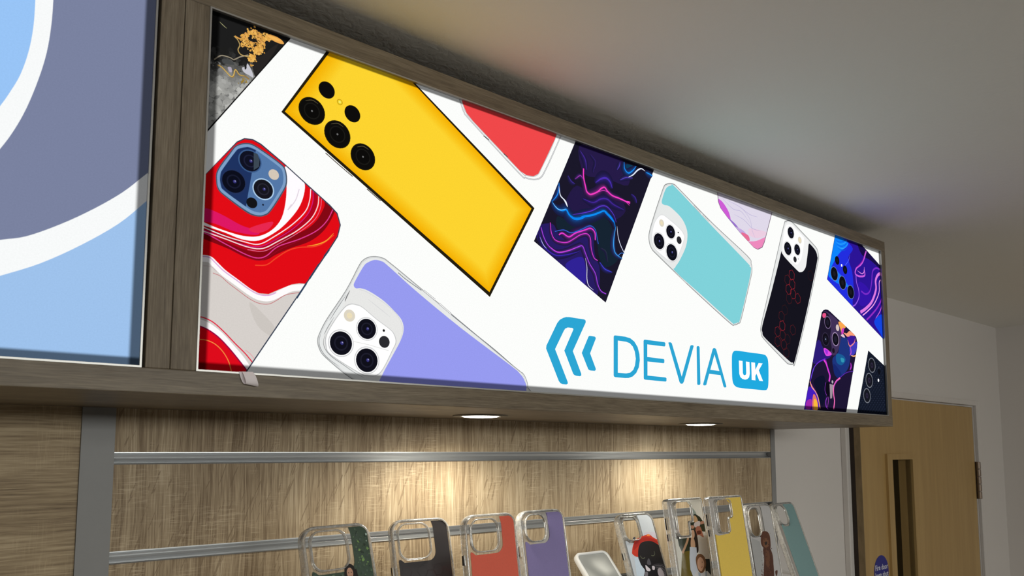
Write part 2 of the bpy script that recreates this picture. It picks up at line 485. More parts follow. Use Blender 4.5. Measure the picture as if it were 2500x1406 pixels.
# where the lock edge, glazed slot and sticker meet the door plane, from the photograph
def on_door(px, py):
    d = ray(px, py)
    nrm = np.array([an[0], an[1], 0.0]); p0 = np.array([HX, HY, 0.0])
    q = d*(np.dot(nrm, p0)/np.dot(nrm, d))
    return (q[0]-HX)*ax[0]+(q[1]-HY)*ax[1], q[2]
W_D = on_door(2100, 1060)[0]
DT = DZ - 0.004
s_gL, z_gT = on_door(2173, 1122); s_gR = on_door(2222, 1119)[0]
s_bL, z_bT = on_door(2160, 1108); s_bR = on_door(2229, 1108)[0]
GB = z_gT-0.75
door = add('door_1', (lambda b: (dbox(b, 0, s_gR, 0, TH, FL+0.006, DT), dbox(b, s_gL, W_D, 0, TH, FL+0.006, DT), dbox(b, s_gR, s_gL, 0, TH, z_gT, DT), dbox(b, s_gR, s_gL, 0, TH, FL+0.006, GB), b)[-1])(bmesh.new()), M['maple'])
door['kind'] = 'structure'; door['label'] = 'pale maple fire door standing slightly ajar with narrow vision panel'
bm = bmesh.new()
dbox(bm, W_D, W_D+0.0018, 0.0, 0.0145, FL+0.006, DT); dbox(bm, W_D, W_D+0.0018, 0.0285, TH, FL+0.006, DT)
add('edge_lipping', bm, M['lipping'], door)
bm = bmesh.new(); dbox(bm, W_D, W_D+0.0012, 0.0145, 0.0285, FL+0.006, DT)
add('fire_seal', bm, M['dark_strip'], door)
bm = bmesh.new()   # glazing bead round the slot
for (a, b_, z0, z1) in ((s_bR, s_gR, GB-0.012, z_bT), (s_gL, s_bL, GB-0.012, z_bT), (s_gR, s_gL, z_gT, z_bT), (s_gR, s_gL, GB-0.012, GB)):
    dbox(bm, a, b_, -0.006, 0.012, z0, z1)
add('glazing_bead', bm, M['maple'], door)
bm = bmesh.new(); dbox(bm, s_gR, s_gL, 0.030, 0.036, GB, z_gT)
add('glass_pane', bm, M['glass_dark'], door)
# hinge knuckles
_, hz1 = on_door(2378, 1127); _, hz0 = on_door(2392, 1217)
bm = bmesh.new()
hx, hy = HX+0.008, HY-0.006
seg = (hz1-hz0)/5
for i in range(5):
    lathe_z(bm, (hx, hy, hz0+seg*i), [(0.0001, 0.0006), (0.0062, 0.0006), (0.0066, 0.002), (0.0066, seg-0.002), (0.0062, seg-0.0006), (0.0001, seg-0.0006)], 20)
box(bm, hx-0.004, hx+0.012, HY-0.003, HY+0.0165, hz0, hz1)
add('hinge', bm, M['hinge'], door, smooth=False)
# blue round sticker, white words
s_c, z_c = on_door(2152, 1400)
s_r = abs(on_door(2136, 1400)[0]-s_c)
z_top = on_door(2152, 1355)[1]
SR = (abs(z_top-z_c)+s_r)/2*1.0
SR = max(SR, 0.030)
z_c = z_top-SR
bm = bmesh.new()
n = 48
front = [bm.verts.new(dpt(s_c+SR*math.cos(2*math.pi*i/n), -0.0006, z_c+SR*math.sin(2*math.pi*i/n))) for i in range(n)]
back = [bm.verts.new(dpt(s_c+SR*math.cos(2*math.pi*i/n), 0.0, z_c+SR*math.sin(2*math.pi*i/n))) for i in range(n)]
bm.faces.new(front); 
for i in range(n): bm.faces.new((front[i], front[(i+1) % n], back[(i+1) % n], back[i]))
bmesh.ops.recalc_face_normals(bm, faces=bm.faces[:])
M['sticker_blue'] = plain('dark_blue_sticker', (18, 24, 128), 0.4)
M['sticker_white'] = plain('white_lettering', (225, 225, 235), 0.5)
sticker = add('door_sticker', bm, M['sticker_blue'])
tag(sticker, 'round dark blue sign sticker with white words on maple door', 'sticker')
def text_mesh(s, size, fontbold=False):
    cu = bpy.data.curves.new('t', 'FONT'); cu.body = s; cu.size = size; cu.align_x = 'CENTER'; cu.resolution_u = 3
    cu.offset = size*0.012 if fontbold else 0.0
    o = bpy.data.objects.new('t', cu); scene.collection.objects.link(o)
    dg = bpy.context.evaluated_depsgraph_get(); dg.update()
    me = bpy.data.meshes.new_from_object(o.evaluated_get(dg))
    out = [[tuple(me.vertices[i].co) for i in p.vertices] for p in me.polygons]
    bpy.data.objects.remove(o); bpy.data.curves.remove(cu); bpy.data.meshes.remove(me)
    return out
bm = bmesh.new()
for s, dz in (('Fire door', -0.36), ('keep shut', -0.80)):
    for f in text_mesh(s, SR*0.46, True):
        try: bm.faces.new([bm.verts.new(dpt(s_c-p[0], -0.0010, z_c+SR*(dz+0.50)+p[1])) for p in f])
        except ValueError: pass
add('lettering', bm, M['sticker_white'], sticker)

# ------------------------------------------------------------------ wood-look bulkhead with the light boxes
bulk = thing('display_bulkhead', 'grey brown wood-look boxed bulkhead under the ceiling holding two light boxes', 'bulkhead', (0.2, 0.72, ZB0))
XL = -1.30
add('bottom_board', boxbm(XL, XE1, YF, YP-0.001, ZB0, ZB1, bev=0.0006), M['bulk_h'], bulk)
add('top_board', boxbm(XL, XE1, YF, YP-0.001, ZT0, ZT1, bev=0.0006), M['bulk_h'], bulk)
add('end_board', boxbm(XE0, XE1, YF+0.0003, YP-0.001, ZB1, ZT0), M['bulk_v'], bulk)
add('upright_board', boxbm(0.2400*YF, 0.1630, YF, YP, ZB1, ZT0, bev=0.0006), M['bulk_v'], bulk)
add('upright_board', boxbm(0.1262, 0.2392*YF, YF, YP, ZB1, ZT0, bev=0.0006), M['bulk_v'], bulk)
add('shadow_gap_fill', boxbm(0.1236, 0.1262, YF+0.012, YP, ZB1, ZT0), M['black'], bulk)  # black fill painted in for the shade of the open gap

def lightbox(name, label, x0, x1, z0, z1, edges, strength):
    t = thing(name, label, 'light box', ((x0+x1)/2, YF, z0))
    p = 0.0014
    bm = bmesh.new()
    for a in ((x0, x0+p, z0, z1), (x1-p, x1, z0, z1), (x0+p, x1-p, z0, z0+p), (x0+p, x1-p, z1-p, z1)):
        box(bm, a[0], a[1], YF-0.0008, YF+0.055, a[2], a[3])
    add('profile_frame', bm, M['silver'], t)
    mt = ink_emit(name+'_textile', x0+p, x1-p, z0+p, z1-p, strength, edges)
    art = Art(lambda u, v, d: (u, YF+0.0022-d, v), [(x0+p, z0+p), (x1-p, z0+p), (x1-p, z1-p), (x0+p, z1-p)], gain=1.0/strength)
    art.conv = lambda px, py: (lambda q: (q[0], q[2]))(atY(px, py, YF))
    return t, mt, art
RX0, RX1, RZ0, RZ1 = 0.1627, 1.3403, 0.0620, 0.3629
right_box, right_mat, A = lightbox('light_box', 'long lit light box printed with phone cases and a blue logo', RX0, RX1, RZ0, RZ1, (0.0085, 0.004, 0.0075, 0.0045), 1.12)
left_box, left_mat, B = lightbox('light_box', 'lit light box with white curves on slate and pale blue, at left edge', -1.28, 0.1237, RZ0, RZ1, (0.01, 0.0085, 0.0075, 0.0045), 1.12)

# ---- left print: big rings
B.poly([(-1.28, 0.06), (0.13, 0.06), (0.13, 0.37), (-1.28, 0.37)], (122, 130, 160))
ringo = B.px(spline([(130, -160), (133, -60), (131, 0), (126, 60), (115, 125), (95, 190), (66, 260), (35, 315), (0, 362), (-60, 430), (-200, 540), (-600, 640), (-1500, 600)], 4))
B.poly(ringo+[(-1.2, 0.5), ringo[0]][:1]+[(ringo[0][0], 0.5)], (238, 240, 240))
ringi = B.px(spline([(84, -160), (88, -60), (87, 0), (82, 65), (70, 125), (50, 180), (25, 222), (0, 257), (-60, 330), (-200, 430), (-600, 540), (-1500, 560)], 4))
B.poly(ringi+[(-1.2, 0.5)]+[(ringi[0][0], 0.5)], (152, 196, 246))
o1 = B.px(spline([(420, 370), (385, 402), (352, 428), (300, 468), (230, 508), (150, 545), (65, 575), (0, 584), (-100, 600), (-300, 610), (-800, 640)], 4))
B.poly(o1+[(-1.28, 0.0), (0.2, 0.0)], (238, 240, 240))
o2 = B.px(spline([(420, 430), (385, 465), (352, 495), (290, 545), (200, 596), (100, 641), (0, 672), (-100, 700), (-300, 730), (-800, 760)], 4))
B.poly(o2+[(-1.28, 0.0), (0.2, 0.0)], (158, 194, 236))
B.poly([(-1.28, 0.06), (-0.25, 0.06), (-0.25, 0.37), (-1.28, 0.37)], (240, 241, 239))  # unseen end made plain white, added to throw more light on the ceiling
o = add('printed_textile', B.bm, left_mat, left_box)

# ---- right print
K3 = (470, 300, 2.130); K4 = (660, 100, 2.197); K5 = (750, 600, 3.700); K6 = (1280, 320, 3.195)
K7 = (1560, 420, 2.930); K8 = (1900, 540, 2.703); K9 = (1300, 740, 4.032); KM = (500, 20, 4.536); K11 = (2000, 540, 8.788); KP = (1950, 740, 5.023)
WHITE = (240, 241, 239)
A.poly([(RX0, RZ0), (RX1, RZ0), (RX1, RZ1), (RX0, RZ1)], WHITE)
def pr(k, r):          # a vertical photo length r in crop k, at point c -> metres on the panel
    return lambda c: abs(A.px([(c[0], c[1]-r)], k)[0][1]-A.px([(c[0], c[1]+r)], k)[0][1])/2
def lens(k, c, r, rgb=(14, 13, 22), ring=None, glint=True, clip=None):
    q = A.px([c], k)[0]; rr = pr(k, r)(c)
    if ring: A.circle(q, rr*1.12, ring, clip)
    A.circle(q, rr, rgb, clip)
    if glint:
        A.circle(q, rr*0.62, tuple(min(255, int(v*1.5+6)) for v in rgb), clip)
        A.circle(q, rr*0.50, rgb, clip)
        A.circle((q[0]+rr*0.08, q[1]+rr*0.02), rr*0.15, (52, 50, 120), clip)
        A.circle((q[0]+rr*0.12, q[1]+rr*0.07), rr*0.06, (150, 150, 190), clip)
def dot(k, c, r, rgb, clip=None): A.circle(A.px([c], k)[0], pr(k, r)(c), rgb, clip)
def wpx(k, at, w):
    return pr(k, w/2)(at)*2
def st(k, pts, w, rgb, clip=None, smooth=True, taper=False, closed=False, up=1):
    mid = pts[len(pts)//2]
    A.stroke(A.px(pts, k), wpx(k, mid, w), rgb, clip, smooth, taper, closed, up)
def pg(k, pts, rgb, clip=None, smooth=False, up=1):
    q = A.px(pts, k)
    A.poly(spline(q, 4, True) if smooth else q, rgb, clip, up)
def glow(k, pts, w, rgb, bg, clip, n=3, taper=False):
    for i in range(n, 0, -1):
        f = 0.5*math.exp(-0.5*i)
        st(k, pts, w*(1+i), tuple(int(bg[j]+(rgb[j]-bg[j])*f) for j in range(3)), clip, taper=True)
    st(k, pts, w, rgb, clip, taper=taper)
def shrink(poly, f):
    cx = sum(p[0] for p in poly)/len(poly); cy = sum(p[1] for p in poly)/len(poly)
    return [(cx+(p[0]-cx)*f, cy+(p[1]-cy)*f) for p in poly]
rnd = random.Random(5)

# 1 black marble corner with gold
A.z = 2
mb = A.px([(470, -40), (760, 40), (706, 98), (510, 318), (440, 395)])
A.poly(mb, (18, 17, 18), None)
mb2 = A.px([(470, -40), (755, 40), (703, 97), (507, 315), (440, 390)])
mbc = hull(mb2)
A.poly(mb2, (30, 30, 30), mbc)
def km(pts, rgb, smooth=True, up=1): pg(KM, pts, rgb, mbc, smooth, up)
km([(40, 620), (200, 600), (420, 700), (560, 760), (380, 1000), (0, 1400)], (120, 120, 118))
for i in range(900):
    y_ = rnd.uniform(430, 1340); x_ = rnd.uniform(40, 620)
    if y_ < 560 and x_ > 330: continue
    t_ = min(1, max(0, (y_-470)/420.0)); t_ = t_*t_*(3-2*t_)
    tone = 38+128*t_+16*math.sin(x_*0.021+y_*0.013)+10*math.sin(y_*0.05-x_*0.03)-30*max(0, (x_-430)/200.0)+rnd.uniform(-7, 7)
    tone = max(30, min(190, tone))
    A.blob(A.px([(x_, y_)], KM)[0], wpx(KM, (x_, y_), rnd.uniform(16, 34)), (int(tone), int(tone), int(tone*0.975)), rnd, mbc, 8); A.z += 0.05
km([(200, 555), (260, 560), (320, 590), (330, 620), (260, 610), (210, 600)], (72, 74, 74))
km([(420, 650), (465, 640), (482, 605), (530, 690), (545, 760), (500, 735), (440, 700)], (198, 198, 206))
km([(262, 645), (300, 648), (305, 700), (275, 690)], (176, 168, 182))
km([(448, 640), (465, 612), (470, 655), (452, 672)], (30, 30, 32))
km([(540, 560), (640, 520), (760, 420), (820, 400), (640, 680), (560, 740)], (40, 37, 36))
st(KM, [(110, 560), (190, 515), (290, 540), (330, 560), (400, 530), (490, 510)], 12, (150, 140, 120), mbc)
st(KM, [(330, 300), (370, 340), (395, 400), (375, 450), (400, 500), (450, 520), (500, 530)], 10, (190, 160, 96), mbc)
st(KM, [(170, 140), (210, 180), (250, 215)], 7, (168, 166, 120), mbc, taper=True)
st(KM, [(150, 620), (190, 640), (240, 690), (290, 745), (325, 745), (345, 672), (390, 730), (450, 745), (500, 780)], 17, (150, 120, 64), mbc)
st(KM, [(160, 622), (195, 645), (242, 694), (290, 742), (322, 738), (347, 672), (392, 728), (448, 742)], 9, (214, 182, 104), mbc, taper=True)
st(KM, [(340, 300), (400, 330), (450, 300)], 16, (216, 158, 78), mbc)
gold_path = [(560, 250), (500, 270), (450, 300), (480, 380), (520, 410), (560, 300), (620, 300), (600, 360), (640, 400), (600, 440), (570, 480), (540, 520), (530, 560), (680, 300), (720, 320), (440, 390), (620, 460), (660, 340)]
A.z += 1
for i in range(420):
    g = rnd.choice(gold_path); c = (g[0]+rnd.gauss(0, 20), g[1]+rnd.gauss(0, 20))
    q = A.px([c], KM)[0]
    A.blob(q, wpx(KM, c, rnd.uniform(8, 17)), rnd.choice([(226, 168, 78), (238, 186, 96), (204, 148, 66), (222, 160, 84), (232, 176, 80)]), rnd, mbc)
    A.z += 0.06
km([(690, 290), (780, 300), (860, 350), (880, 390), (820, 380), (740, 340)], (236, 170, 84))
km([(700, 300), (780, 315), (840, 355), (780, 350)], (244, 184, 92))
for i in range(60):
    c = (rnd.uniform(400, 520), rnd.uniform(330, 440)) if i % 2 else (rnd.uniform(540, 600), rnd.uniform(280, 420))
    if rnd.random() < 0.5: A.blob(A.px([c], KM)[0], wpx(KM, c, rnd.uniform(5, 9)), (34, 30, 26), rnd, mbc)
for i in range(26):
    c = (430+rnd.gauss(0, 24), 800+rnd.gauss(0, 14)); A.blob(A.px([c], KM)[0], wpx(KM, c, rnd.uniform(4, 9)), (150, 122, 40), rnd, mbc)

# 2 red marble phone
A.z = 2
pts = [(-60, 400), (75, 262), (200, 130), (235, 92), (275, 74), (320, 80), (362, 104), (480, 204), (620, 338), (722, 424), (760, 466), (777, 528), (762, 590), (712, 668), (290, 1290), (200, 1420), (-60, 1420)]
rp = hull(A.px(pts, K3)); A.poly(rp, (52, 62, 82))
rc = hull(shrink(A.px([(-80, 420), (77, 268), (202, 136), (238, 98), (276, 81), (318, 87), (358, 110), (476, 208), (616, 342), (718, 429), (755, 470), (771, 528), (757, 586), (707, 664), (284, 1284), (200, 1410), (-80, 1420)], K3), 1.0))
A.poly(rc, (226, 12, 22))
def k3(pts, rgb, smooth=True): pg(K3, pts, rgb, rc, smooth)
def s3(pts, w, rgb, taper=False): st(K3, pts, w, rgb, rc, True, taper)
k3([(60, 440), (150, 470), (260, 530), (350, 560), (330, 580), (220, 560), (120, 520), (40, 500)], (222, 24, 100))
k3([(300, 545), (420, 510), (400, 550), (340, 570)], (232, 40, 80))
s3([(720, 400), (716, 450), (670, 530), (600, 585), (500, 620), (420, 655), (370, 680), (300, 668), (190, 618), (60, 565)], 62, (132, 8, 20))
s3([(640, 350), (640, 420), (600, 500), (520, 560), (430, 620), (350, 655), (270, 640), (150, 590), (40, 545)], 26, (176, 6, 30))
k3([(487, 222), (540, 262), (586, 305), (584, 370), (556, 440), (500, 510), (440, 562), (350, 608), (262, 602), (170, 566), (50, 524), (50, 508), (100, 530), (180, 560), (270, 585), (350, 586), (420, 552), (468, 492), (490, 400), (494, 300)], (246, 240, 244))
s3([(560, 340), (540, 400), (500, 450), (520, 420)], 5, (226, 214, 226))
s3([(620, 340), (614, 400), (590, 460), (520, 528), (430, 588), (350, 628), (270, 614), (170, 584), (50, 535)], 5, (250, 230, 240))
s3([(632, 350), (630, 410), (602, 475), (530, 545), (430, 608), (350, 641), (260, 628), (160, 594), (50, 548)], 4, (206, 30, 130))
s3([(662, 372), (656, 430), (622, 495), (545, 560), (450, 612), (370, 650), (290, 642), (180, 602), (50, 556)], 5, (250, 224, 226))
s3([(676, 390), (670, 440), (640, 500), (560, 565), (460, 622), (375, 664), (290, 656)], 3, (232, 110, 150))
s3([(738, 440), (705, 505), (650, 558), (560, 602), (450, 640), (390, 688), (345, 700), (290, 685), (200, 640), (90, 580), (40, 560)], 5, (228, 62, 150))
s3([(560, 610), (460, 655), (390, 700), (345, 712), (280, 695), (190, 650)], 3, (150, 10, 40))
s3([(740, 580), (690, 620), (640, 640), (560, 645), (500, 662), (440, 700), (390, 735), (330, 738)], 5, (242, 70, 40))
s3([(738, 572), (700, 610), (650, 630), (600, 638)], 5, (250, 170, 50), True)
# lower marble
low = [(50, 690), (90, 696), (120, 720), (165, 762), (235, 812), (300, 858), (350, 884), (400, 888), (460, 862), (520, 838), (560, 832), (620, 836), (560, 960), (300, 1330), (0, 1430), (-40, 1000)]
pg(K3, low, (214, 208, 203), rc, False)
s3([(40, 700), (90, 706), (120, 732), (165, 776), (235, 828), (300, 876), (350, 903), (405, 908), (465, 882), (520, 858), (600, 852)], 34, (244, 240, 240))
s3([(40, 690), (90, 696), (120, 722), (165, 766), (235, 817), (300, 864), (350, 890), (402, 894), (440, 880)], 6, (216, 168, 218))
s3([(110, 778), (150, 795), (190, 830), (240, 868), (300, 912), (350, 936), (400, 940), (440, 922), (490, 892), (560, 880)], 3, (196, 92, 100))
s3([(60, 740), (100, 745), (130, 770)], 2, (190, 160, 165))
k3([(300, 930), (380, 1000), (430, 1060), (420, 1110), (340, 1050)], (204, 198, 192))
s3([(30, 1032), (80, 1052), (140, 1096), (200, 1160), (260, 1230), (300, 1290)], 34, (246, 240, 240))
s3([(30, 1006), (60, 1010), (110, 1034), (165, 1082), (225, 1145), (280, 1200), (330, 1262)], 6, (226, 10, 56))
s3([(280, 1180), (310, 1205), (340, 1250)], 3, (236, 150, 160))
pg(K3, [(-40, 1046), (40, 1050), (85, 1072), (140, 1112), (190, 1165), (232, 1215), (290, 1290), (260, 1420), (-60, 1420)], (222, 12, 28), rc, False)
s3([(30, 1050), (85, 1074), (140, 1114), (190, 1166), (232, 1216), (290, 1290)], 7, (150, 6, 66))
s3([(30, 1124), (75, 1128), (120, 1148), (160, 1186), (190, 1236), (206, 1290)], 4, (246, 150, 70))
# camera island
pg(K3, [(126, 300), (133, 240), (196, 152), (232, 112), (290, 100), (345, 122), (462, 206), (490, 244), (496, 310), (474, 362), (412, 456), (380, 480), (340, 484), (286, 464), (178, 384), (138, 346)], (70, 84, 104), None, True)
pg(K3, [(132, 298), (139, 243), (200, 158), (235, 118), (290, 107), (342, 128), (458, 211), (484, 247), (489, 308), (468, 358), (408, 450), (378, 473), (341, 477), (290, 457), (182, 379), (143, 342)], (126, 160, 200), None, True)
isl = A.px([(146, 294), (152, 250), (210, 168), (240, 132), (290, 121), (335, 138), (448, 220), (472, 250), (476, 304), (456, 350), (400, 438), (374, 459), (344, 462), (298, 444), (192, 368), (155, 336)], K3)
A.poly(spline(isl, 4, True), (84, 120, 168)); islc = hull(isl)
pg(K3, [(340, 100), (275, 470), (60, 420), (100, 100)], (30, 50, 96), islc, False)
lens(K3, (303, 195), 53, (16, 18, 34), (60, 92, 140))
pg(K3, [(322, 152), (342, 158), (352, 190), (350, 225), (322, 242)], (60, 72, 84), None)
lens(K3, (218, 302), 58, (12, 14, 28), (34, 50, 92))
lens(K3, (372, 342), 50, (22, 22, 30), (176, 208, 238))
dot(K3, (426, 266), 27, (214, 200, 184)); dot(K3, (312, 413), 28, (20, 20, 24)); dot(K3, (370, 423), 5, (24, 30, 50))
for a, b_ in (((714, 658), (688, 694)), ((662, 732), (612, 808)), ((596, 832), (545, 910))):
    st(K3, [a, b_], 9, (46, 66, 92), None, False)

# 3 yellow phone
A.z = 2
yo = [(692, 270), (1198, 722), (1306, 508), (1019, 208), (862, 42)]
A.poly(A.px([(689, 271), (862, 38), (1020, 205), (1308, 507), (1199, 724)]), (34, 28, 14))
yq = A.px([(697, 270), (866, 46), (1019, 213), (1301, 508), (1198, 713)])
cols = [(244, 178, 8), (250, 192, 14), (253, 200, 24), (254, 207, 34), (254, 211, 46)]
cx = sum(p[0] for p in yq)/5; 
def inset(poly, d):
    n = len(poly); out = []
    if area2(poly) < 0: poly = poly[::-1]
    for i in range(n):
        p0, p1, p2 = poly[i-1], poly[i], poly[(i+1) % n]
        def nrm(a, b):
            l = math.hypot(b[0]-a[0], b[1]-a[1]); return (-(b[1]-a[1])/l, (b[0]-a[0])/l)
        n1, n2 = nrm(p0, p1), nrm(p1, p2)
        a = (p0[0]+n1[0]*d, p0[1]+n1[1]*d); b = (p1[0]+n2[0]*d, p1[1]+n2[1]*d)
        d1 = (p1[0]-p0[0], p1[1]-p0[1]); d2 = (p2[0]-p1[0], p2[1]-p1[1])
        den = d1[0]*d2[1]-d1[1]*d2[0]
        if abs(den) < 1e-9: out.append(b); continue
        t = ((b[0]-a[0])*d2[1]-(b[1]-a[1])*d2[0])/den
        out.append((a[0]+d1[0]*t, a[1]+d1[1]*t))
    return out
yq = hull(yq)
for i in range(14):
    f = i/13; c0, c1 = (246, 178, 4), (253, 212, 48)
    A.poly(inset(yq, 0.0002+0.0013*i), tuple(int(c0[j]+(c1[j]-c0[j])*min(1, f*1.05)) for j in range(3)))
for c, r in (((228, 371), 73), ((365, 497), 74), ((502, 618), 71)):
    q = A.px([c], K4)[0]; rr = pr(K4, r)(c)
    A.circle(q, rr, (30, 24, 8)); A.circle(q, rr*0.93, (14, 13, 12)); A.circle(q, rr*0.6, (26, 25, 22)); A.circle(q, rr*0.52, (12, 11, 10)); A.circle(q, rr*0.07, (110, 110, 110))
    A.stroke([(q[0]-rr*.5, q[1]+rr*.62), (q[0], q[1]+rr*.8), (q[0]+rr*.45, q[1]+rr*.66)], rr*0.05, (92, 84, 60), taper=True)
for c in ((307, 259), (445, 387)):
    q = A.px([c], K4)[0]; rr = pr(K4, 45)(c); A.circle(q, rr, (30, 24, 8)); A.circle(q, rr*0.93, (14, 13, 12))
dot(K4, (377, 324), 16, (196, 150, 20)); dot(K4, (377, 324), 12, (238, 214, 44)); dot(K4, (377, 324), 6, (250, 236, 120))
st(K4, [(300, 597), (372, 661), (446, 724)], 5, (60, 46, 12), None, False)
st(K4, [(522, 790), (596, 855)], 5, (60, 46, 12), None, False)

# 4 red clear case at the top edge
A.z = 2
ro = A.px([(1105, 180), (1128, 250), (1136, 272), (1152, 293), (1270, 421), (1286, 432), (1306, 437), (1323, 432), (1336, 411), (1366, 345), (1420, 220)])
A.stroke(ro, 0.0016, (150, 152, 154), None, True)
A.stroke(ro, 0.0007, (230, 231, 232), None, True)
ri = A.px([(1105, 150), (1133, 252), (1142, 274), (1158, 294), (1273, 416), (1288, 426), (1305, 429), (1317, 423), (1326, 406), (1357, 340), (1400, 220)])
A.stroke(ri, 0.0014, (196, 196, 198), None, True)
A.poly(ri, (240, 72, 74))
st(K4, [(1150, 505), (1180, 528)], 5, (70, 70, 72), None, False); st(K4, [(1258, 600), (1280, 620)], 5, (70, 70, 72), None, False)

# 5 dark blue-violet sheet with neon swirls
A.z = 2
sq = A.px([(1405, 351), (1415, 310), (1640, 330), (1596, 423), (1481.9, 737.8), (1306.6, 587.6)])
sq = A.px([(1425, 303), (1306.6, 587.6), (1481.9, 737.8), (1640, 302)]); sc = hull(sq)
BG = (27, 24, 42)
A.poly(sq, BG)
cores6, glows6 = [], []
def s6(pts, w, rgb, taper=False): cores6.append((pts, w, rgb, taper))
def g6(pts, w, rgb, n=3, taper=True):
    for i in range(5, 0, -1):
        f = 0.55*math.exp(-0.50*i)
        glows6.append((i, pts, w*(1+i*1.25)+4, tuple(int(BG[j]+14*(j == 2)+(rgb[j]-BG[j])*f) for j in range(3))))
    cores6.append((pts, w, rgb, taper))
pg(K6, [(440, 110), (620, 130), (800, 250), (820, 420), (640, 360), (480, 330)], (38, 27, 72), sc, True)
pg(K6, [(420, 420), (560, 520), (740, 520), (800, 620), (700, 690), (560, 600), (380, 640), (330, 560)], (36, 26, 70), sc, True)
pg(K6, [(120, 740), (230, 720), (300, 800), (520, 760), (560, 960), (600, 1090), (560, 1290), (340, 1110), (120, 860)], (40, 28, 98), sc, True)
pg(K6, [(330, 1040), (430, 980), (480, 1010), (485, 1190), (400, 1130)], (48, 34, 150), sc, True)
pg(K6, [(270, 660), (400, 710), (600, 650), (700, 760), (690, 900), (740, 1000), (640, 1060), (590, 960), (560, 760), (420, 760), (280, 770)], (22, 36, 50), sc, True)
g6([(440, 150), (478, 220), (490, 300)], 8, (72, 44, 150)); g6([(520, 180), (560, 240), (540, 320)], 4, (60, 40, 120))
g6([(560, 400), (600, 372), (640, 365), (672, 395), (690, 445)], 16, (74, 46, 176)); g6([(460, 525), (540, 556), (600, 528), (650, 530), (700, 572), (780, 612)], 12, (66, 38, 150))
g6([(380, 650), (450, 640), (530, 620), (600, 584), (650, 590), (700, 650), (722, 710)], 6, (98, 60, 220))
g6([(345, 345), (370, 390), (400, 410)], 5, (70, 50, 160)); g6([(840, 490), (870, 520), (880, 560)], 5, (70, 46, 160))
g6([(728, 300), (745, 270), (750, 240)], 5, (90, 70, 190)); g6([(750, 380), (800, 360), (850, 365)], 6, (90, 70, 190))
g6([(400, 372), (440, 345), (462, 372)], 5, (176, 60, 190), 1); g6([(465, 290), (466, 360), (480, 430), (490, 470), (515, 492), (540, 488), (575, 472), (605, 445), (630, 438), (652, 468), (690, 502), (740, 522), (790, 545), (828, 562)], 11, (250, 62, 196), 2, False)
s6([(575, 474), (620, 462), (655, 474)], 4, (236, 70, 200)); s6([(800, 545), (830, 552)], 5, (240, 70, 200), True); s6([(800, 556), (822, 578)], 4, (240, 70, 200))
g6([(215, 538), (235, 575), (262, 605), (300, 618), (330, 612), (352, 650), (390, 682), (430, 682), (470, 665), (530, 655), (580, 638), (625, 622), (655, 645), (700, 700), (716, 762)], 16, (14, 142, 246), 2, True)
s6([(340, 640), (390, 680), (440, 680), (490, 660)], 20, (10, 132, 240), True); s6([(630, 630), (670, 665), (705, 712)], 22, (10, 132, 240), True)
s6([(225, 560), (250, 592), (280, 614), (330, 606)], 6, (140, 206, 250), True)
g6([(716, 750), (702, 830), (700, 900), (716, 955), (768, 996)], 8, (60, 164, 250), 2); s6([(726, 740), (734, 820), (752, 885), (778, 940), (795, 955)], 7, (226, 232, 255), True); s6([(735, 970), (760, 950), (795, 960)], 5, (70, 140, 240))
g6([(274, 400), (272, 450), (258, 500), (222, 545)], 8, (30, 140, 250), 2); s6([(272, 430), (284, 500), (312, 535), (338, 590)], 10, (232, 240, 255), True); s6([(300, 520), (325, 550), (340, 590)], 12, (236, 242, 255), True)
g6([(782, 240), (786, 295), (815, 326), (850, 305), (876, 272)], 10, (24, 140, 242), 2); s6([(815, 358), (850, 340), (885, 305), (915, 292), (945, 312)], 11, (230, 238, 255), True); g6([(950, 320), (980, 335), (1010, 355)], 8, (30, 150, 246), 1)
pg(K6, [(800, 255), (860, 270), (820, 310)], (14, 60, 90), sc, True)
g6([(205, 712), (213, 790), (240, 845), (290, 866), (340, 866), (390, 838), (440, 808), (490, 800), (518, 835), (524, 910), (545, 985), (575, 1010)], 6, (226, 62, 214), 2, False)
g6([(272, 808), (300, 795), (350, 824), (400, 795), (470, 772), (520, 758), (552, 790), (556, 850)], 10, (232, 60, 208), 1, False)
g6([(240, 782), (310, 770), (370, 792), (450, 765), (515, 738), (556, 768), (570, 830), (580, 880)], 4, (60, 112, 232), 1, False)
g6([(132, 750), (156, 830), (196, 898), (262, 944), (340, 934), (415, 905), (455, 896), (478, 950), (510, 1030), (556, 1110), (574, 1190), (600, 1245), (640, 1270)], 7, (168, 66, 232), 2, False)
s6([(200, 900), (262, 942), (340, 932), (420, 903)], 6, (216, 70, 214), True)
g6([(118, 800), (140, 870), (180, 925), (250, 968), (340, 962), (430, 938)], 8, (64, 40, 180), 2); s6([(124, 826), (150, 885), (176, 915)], 5, (206, 214, 250), True)
s6([(478, 990), (490, 1060), (490, 1150), (504, 1205), (542, 1240)], 7, (232, 232, 250), True); g6([(590, 1020), (630, 1075), (688, 1100)], 6, (70, 70, 226), 2)
g6([(600, 910), (640, 940), (655, 1020)], 3, (50, 60, 70), 1)

for i_, p_, w_, c_ in sorted(glows6, key=lambda g: -g[0]): st(K6, p_, w_, c_, sc, True, True)
for p_, w_, c_, t_ in cores6: st(K6, p_, w_, c_, sc, True, t_)

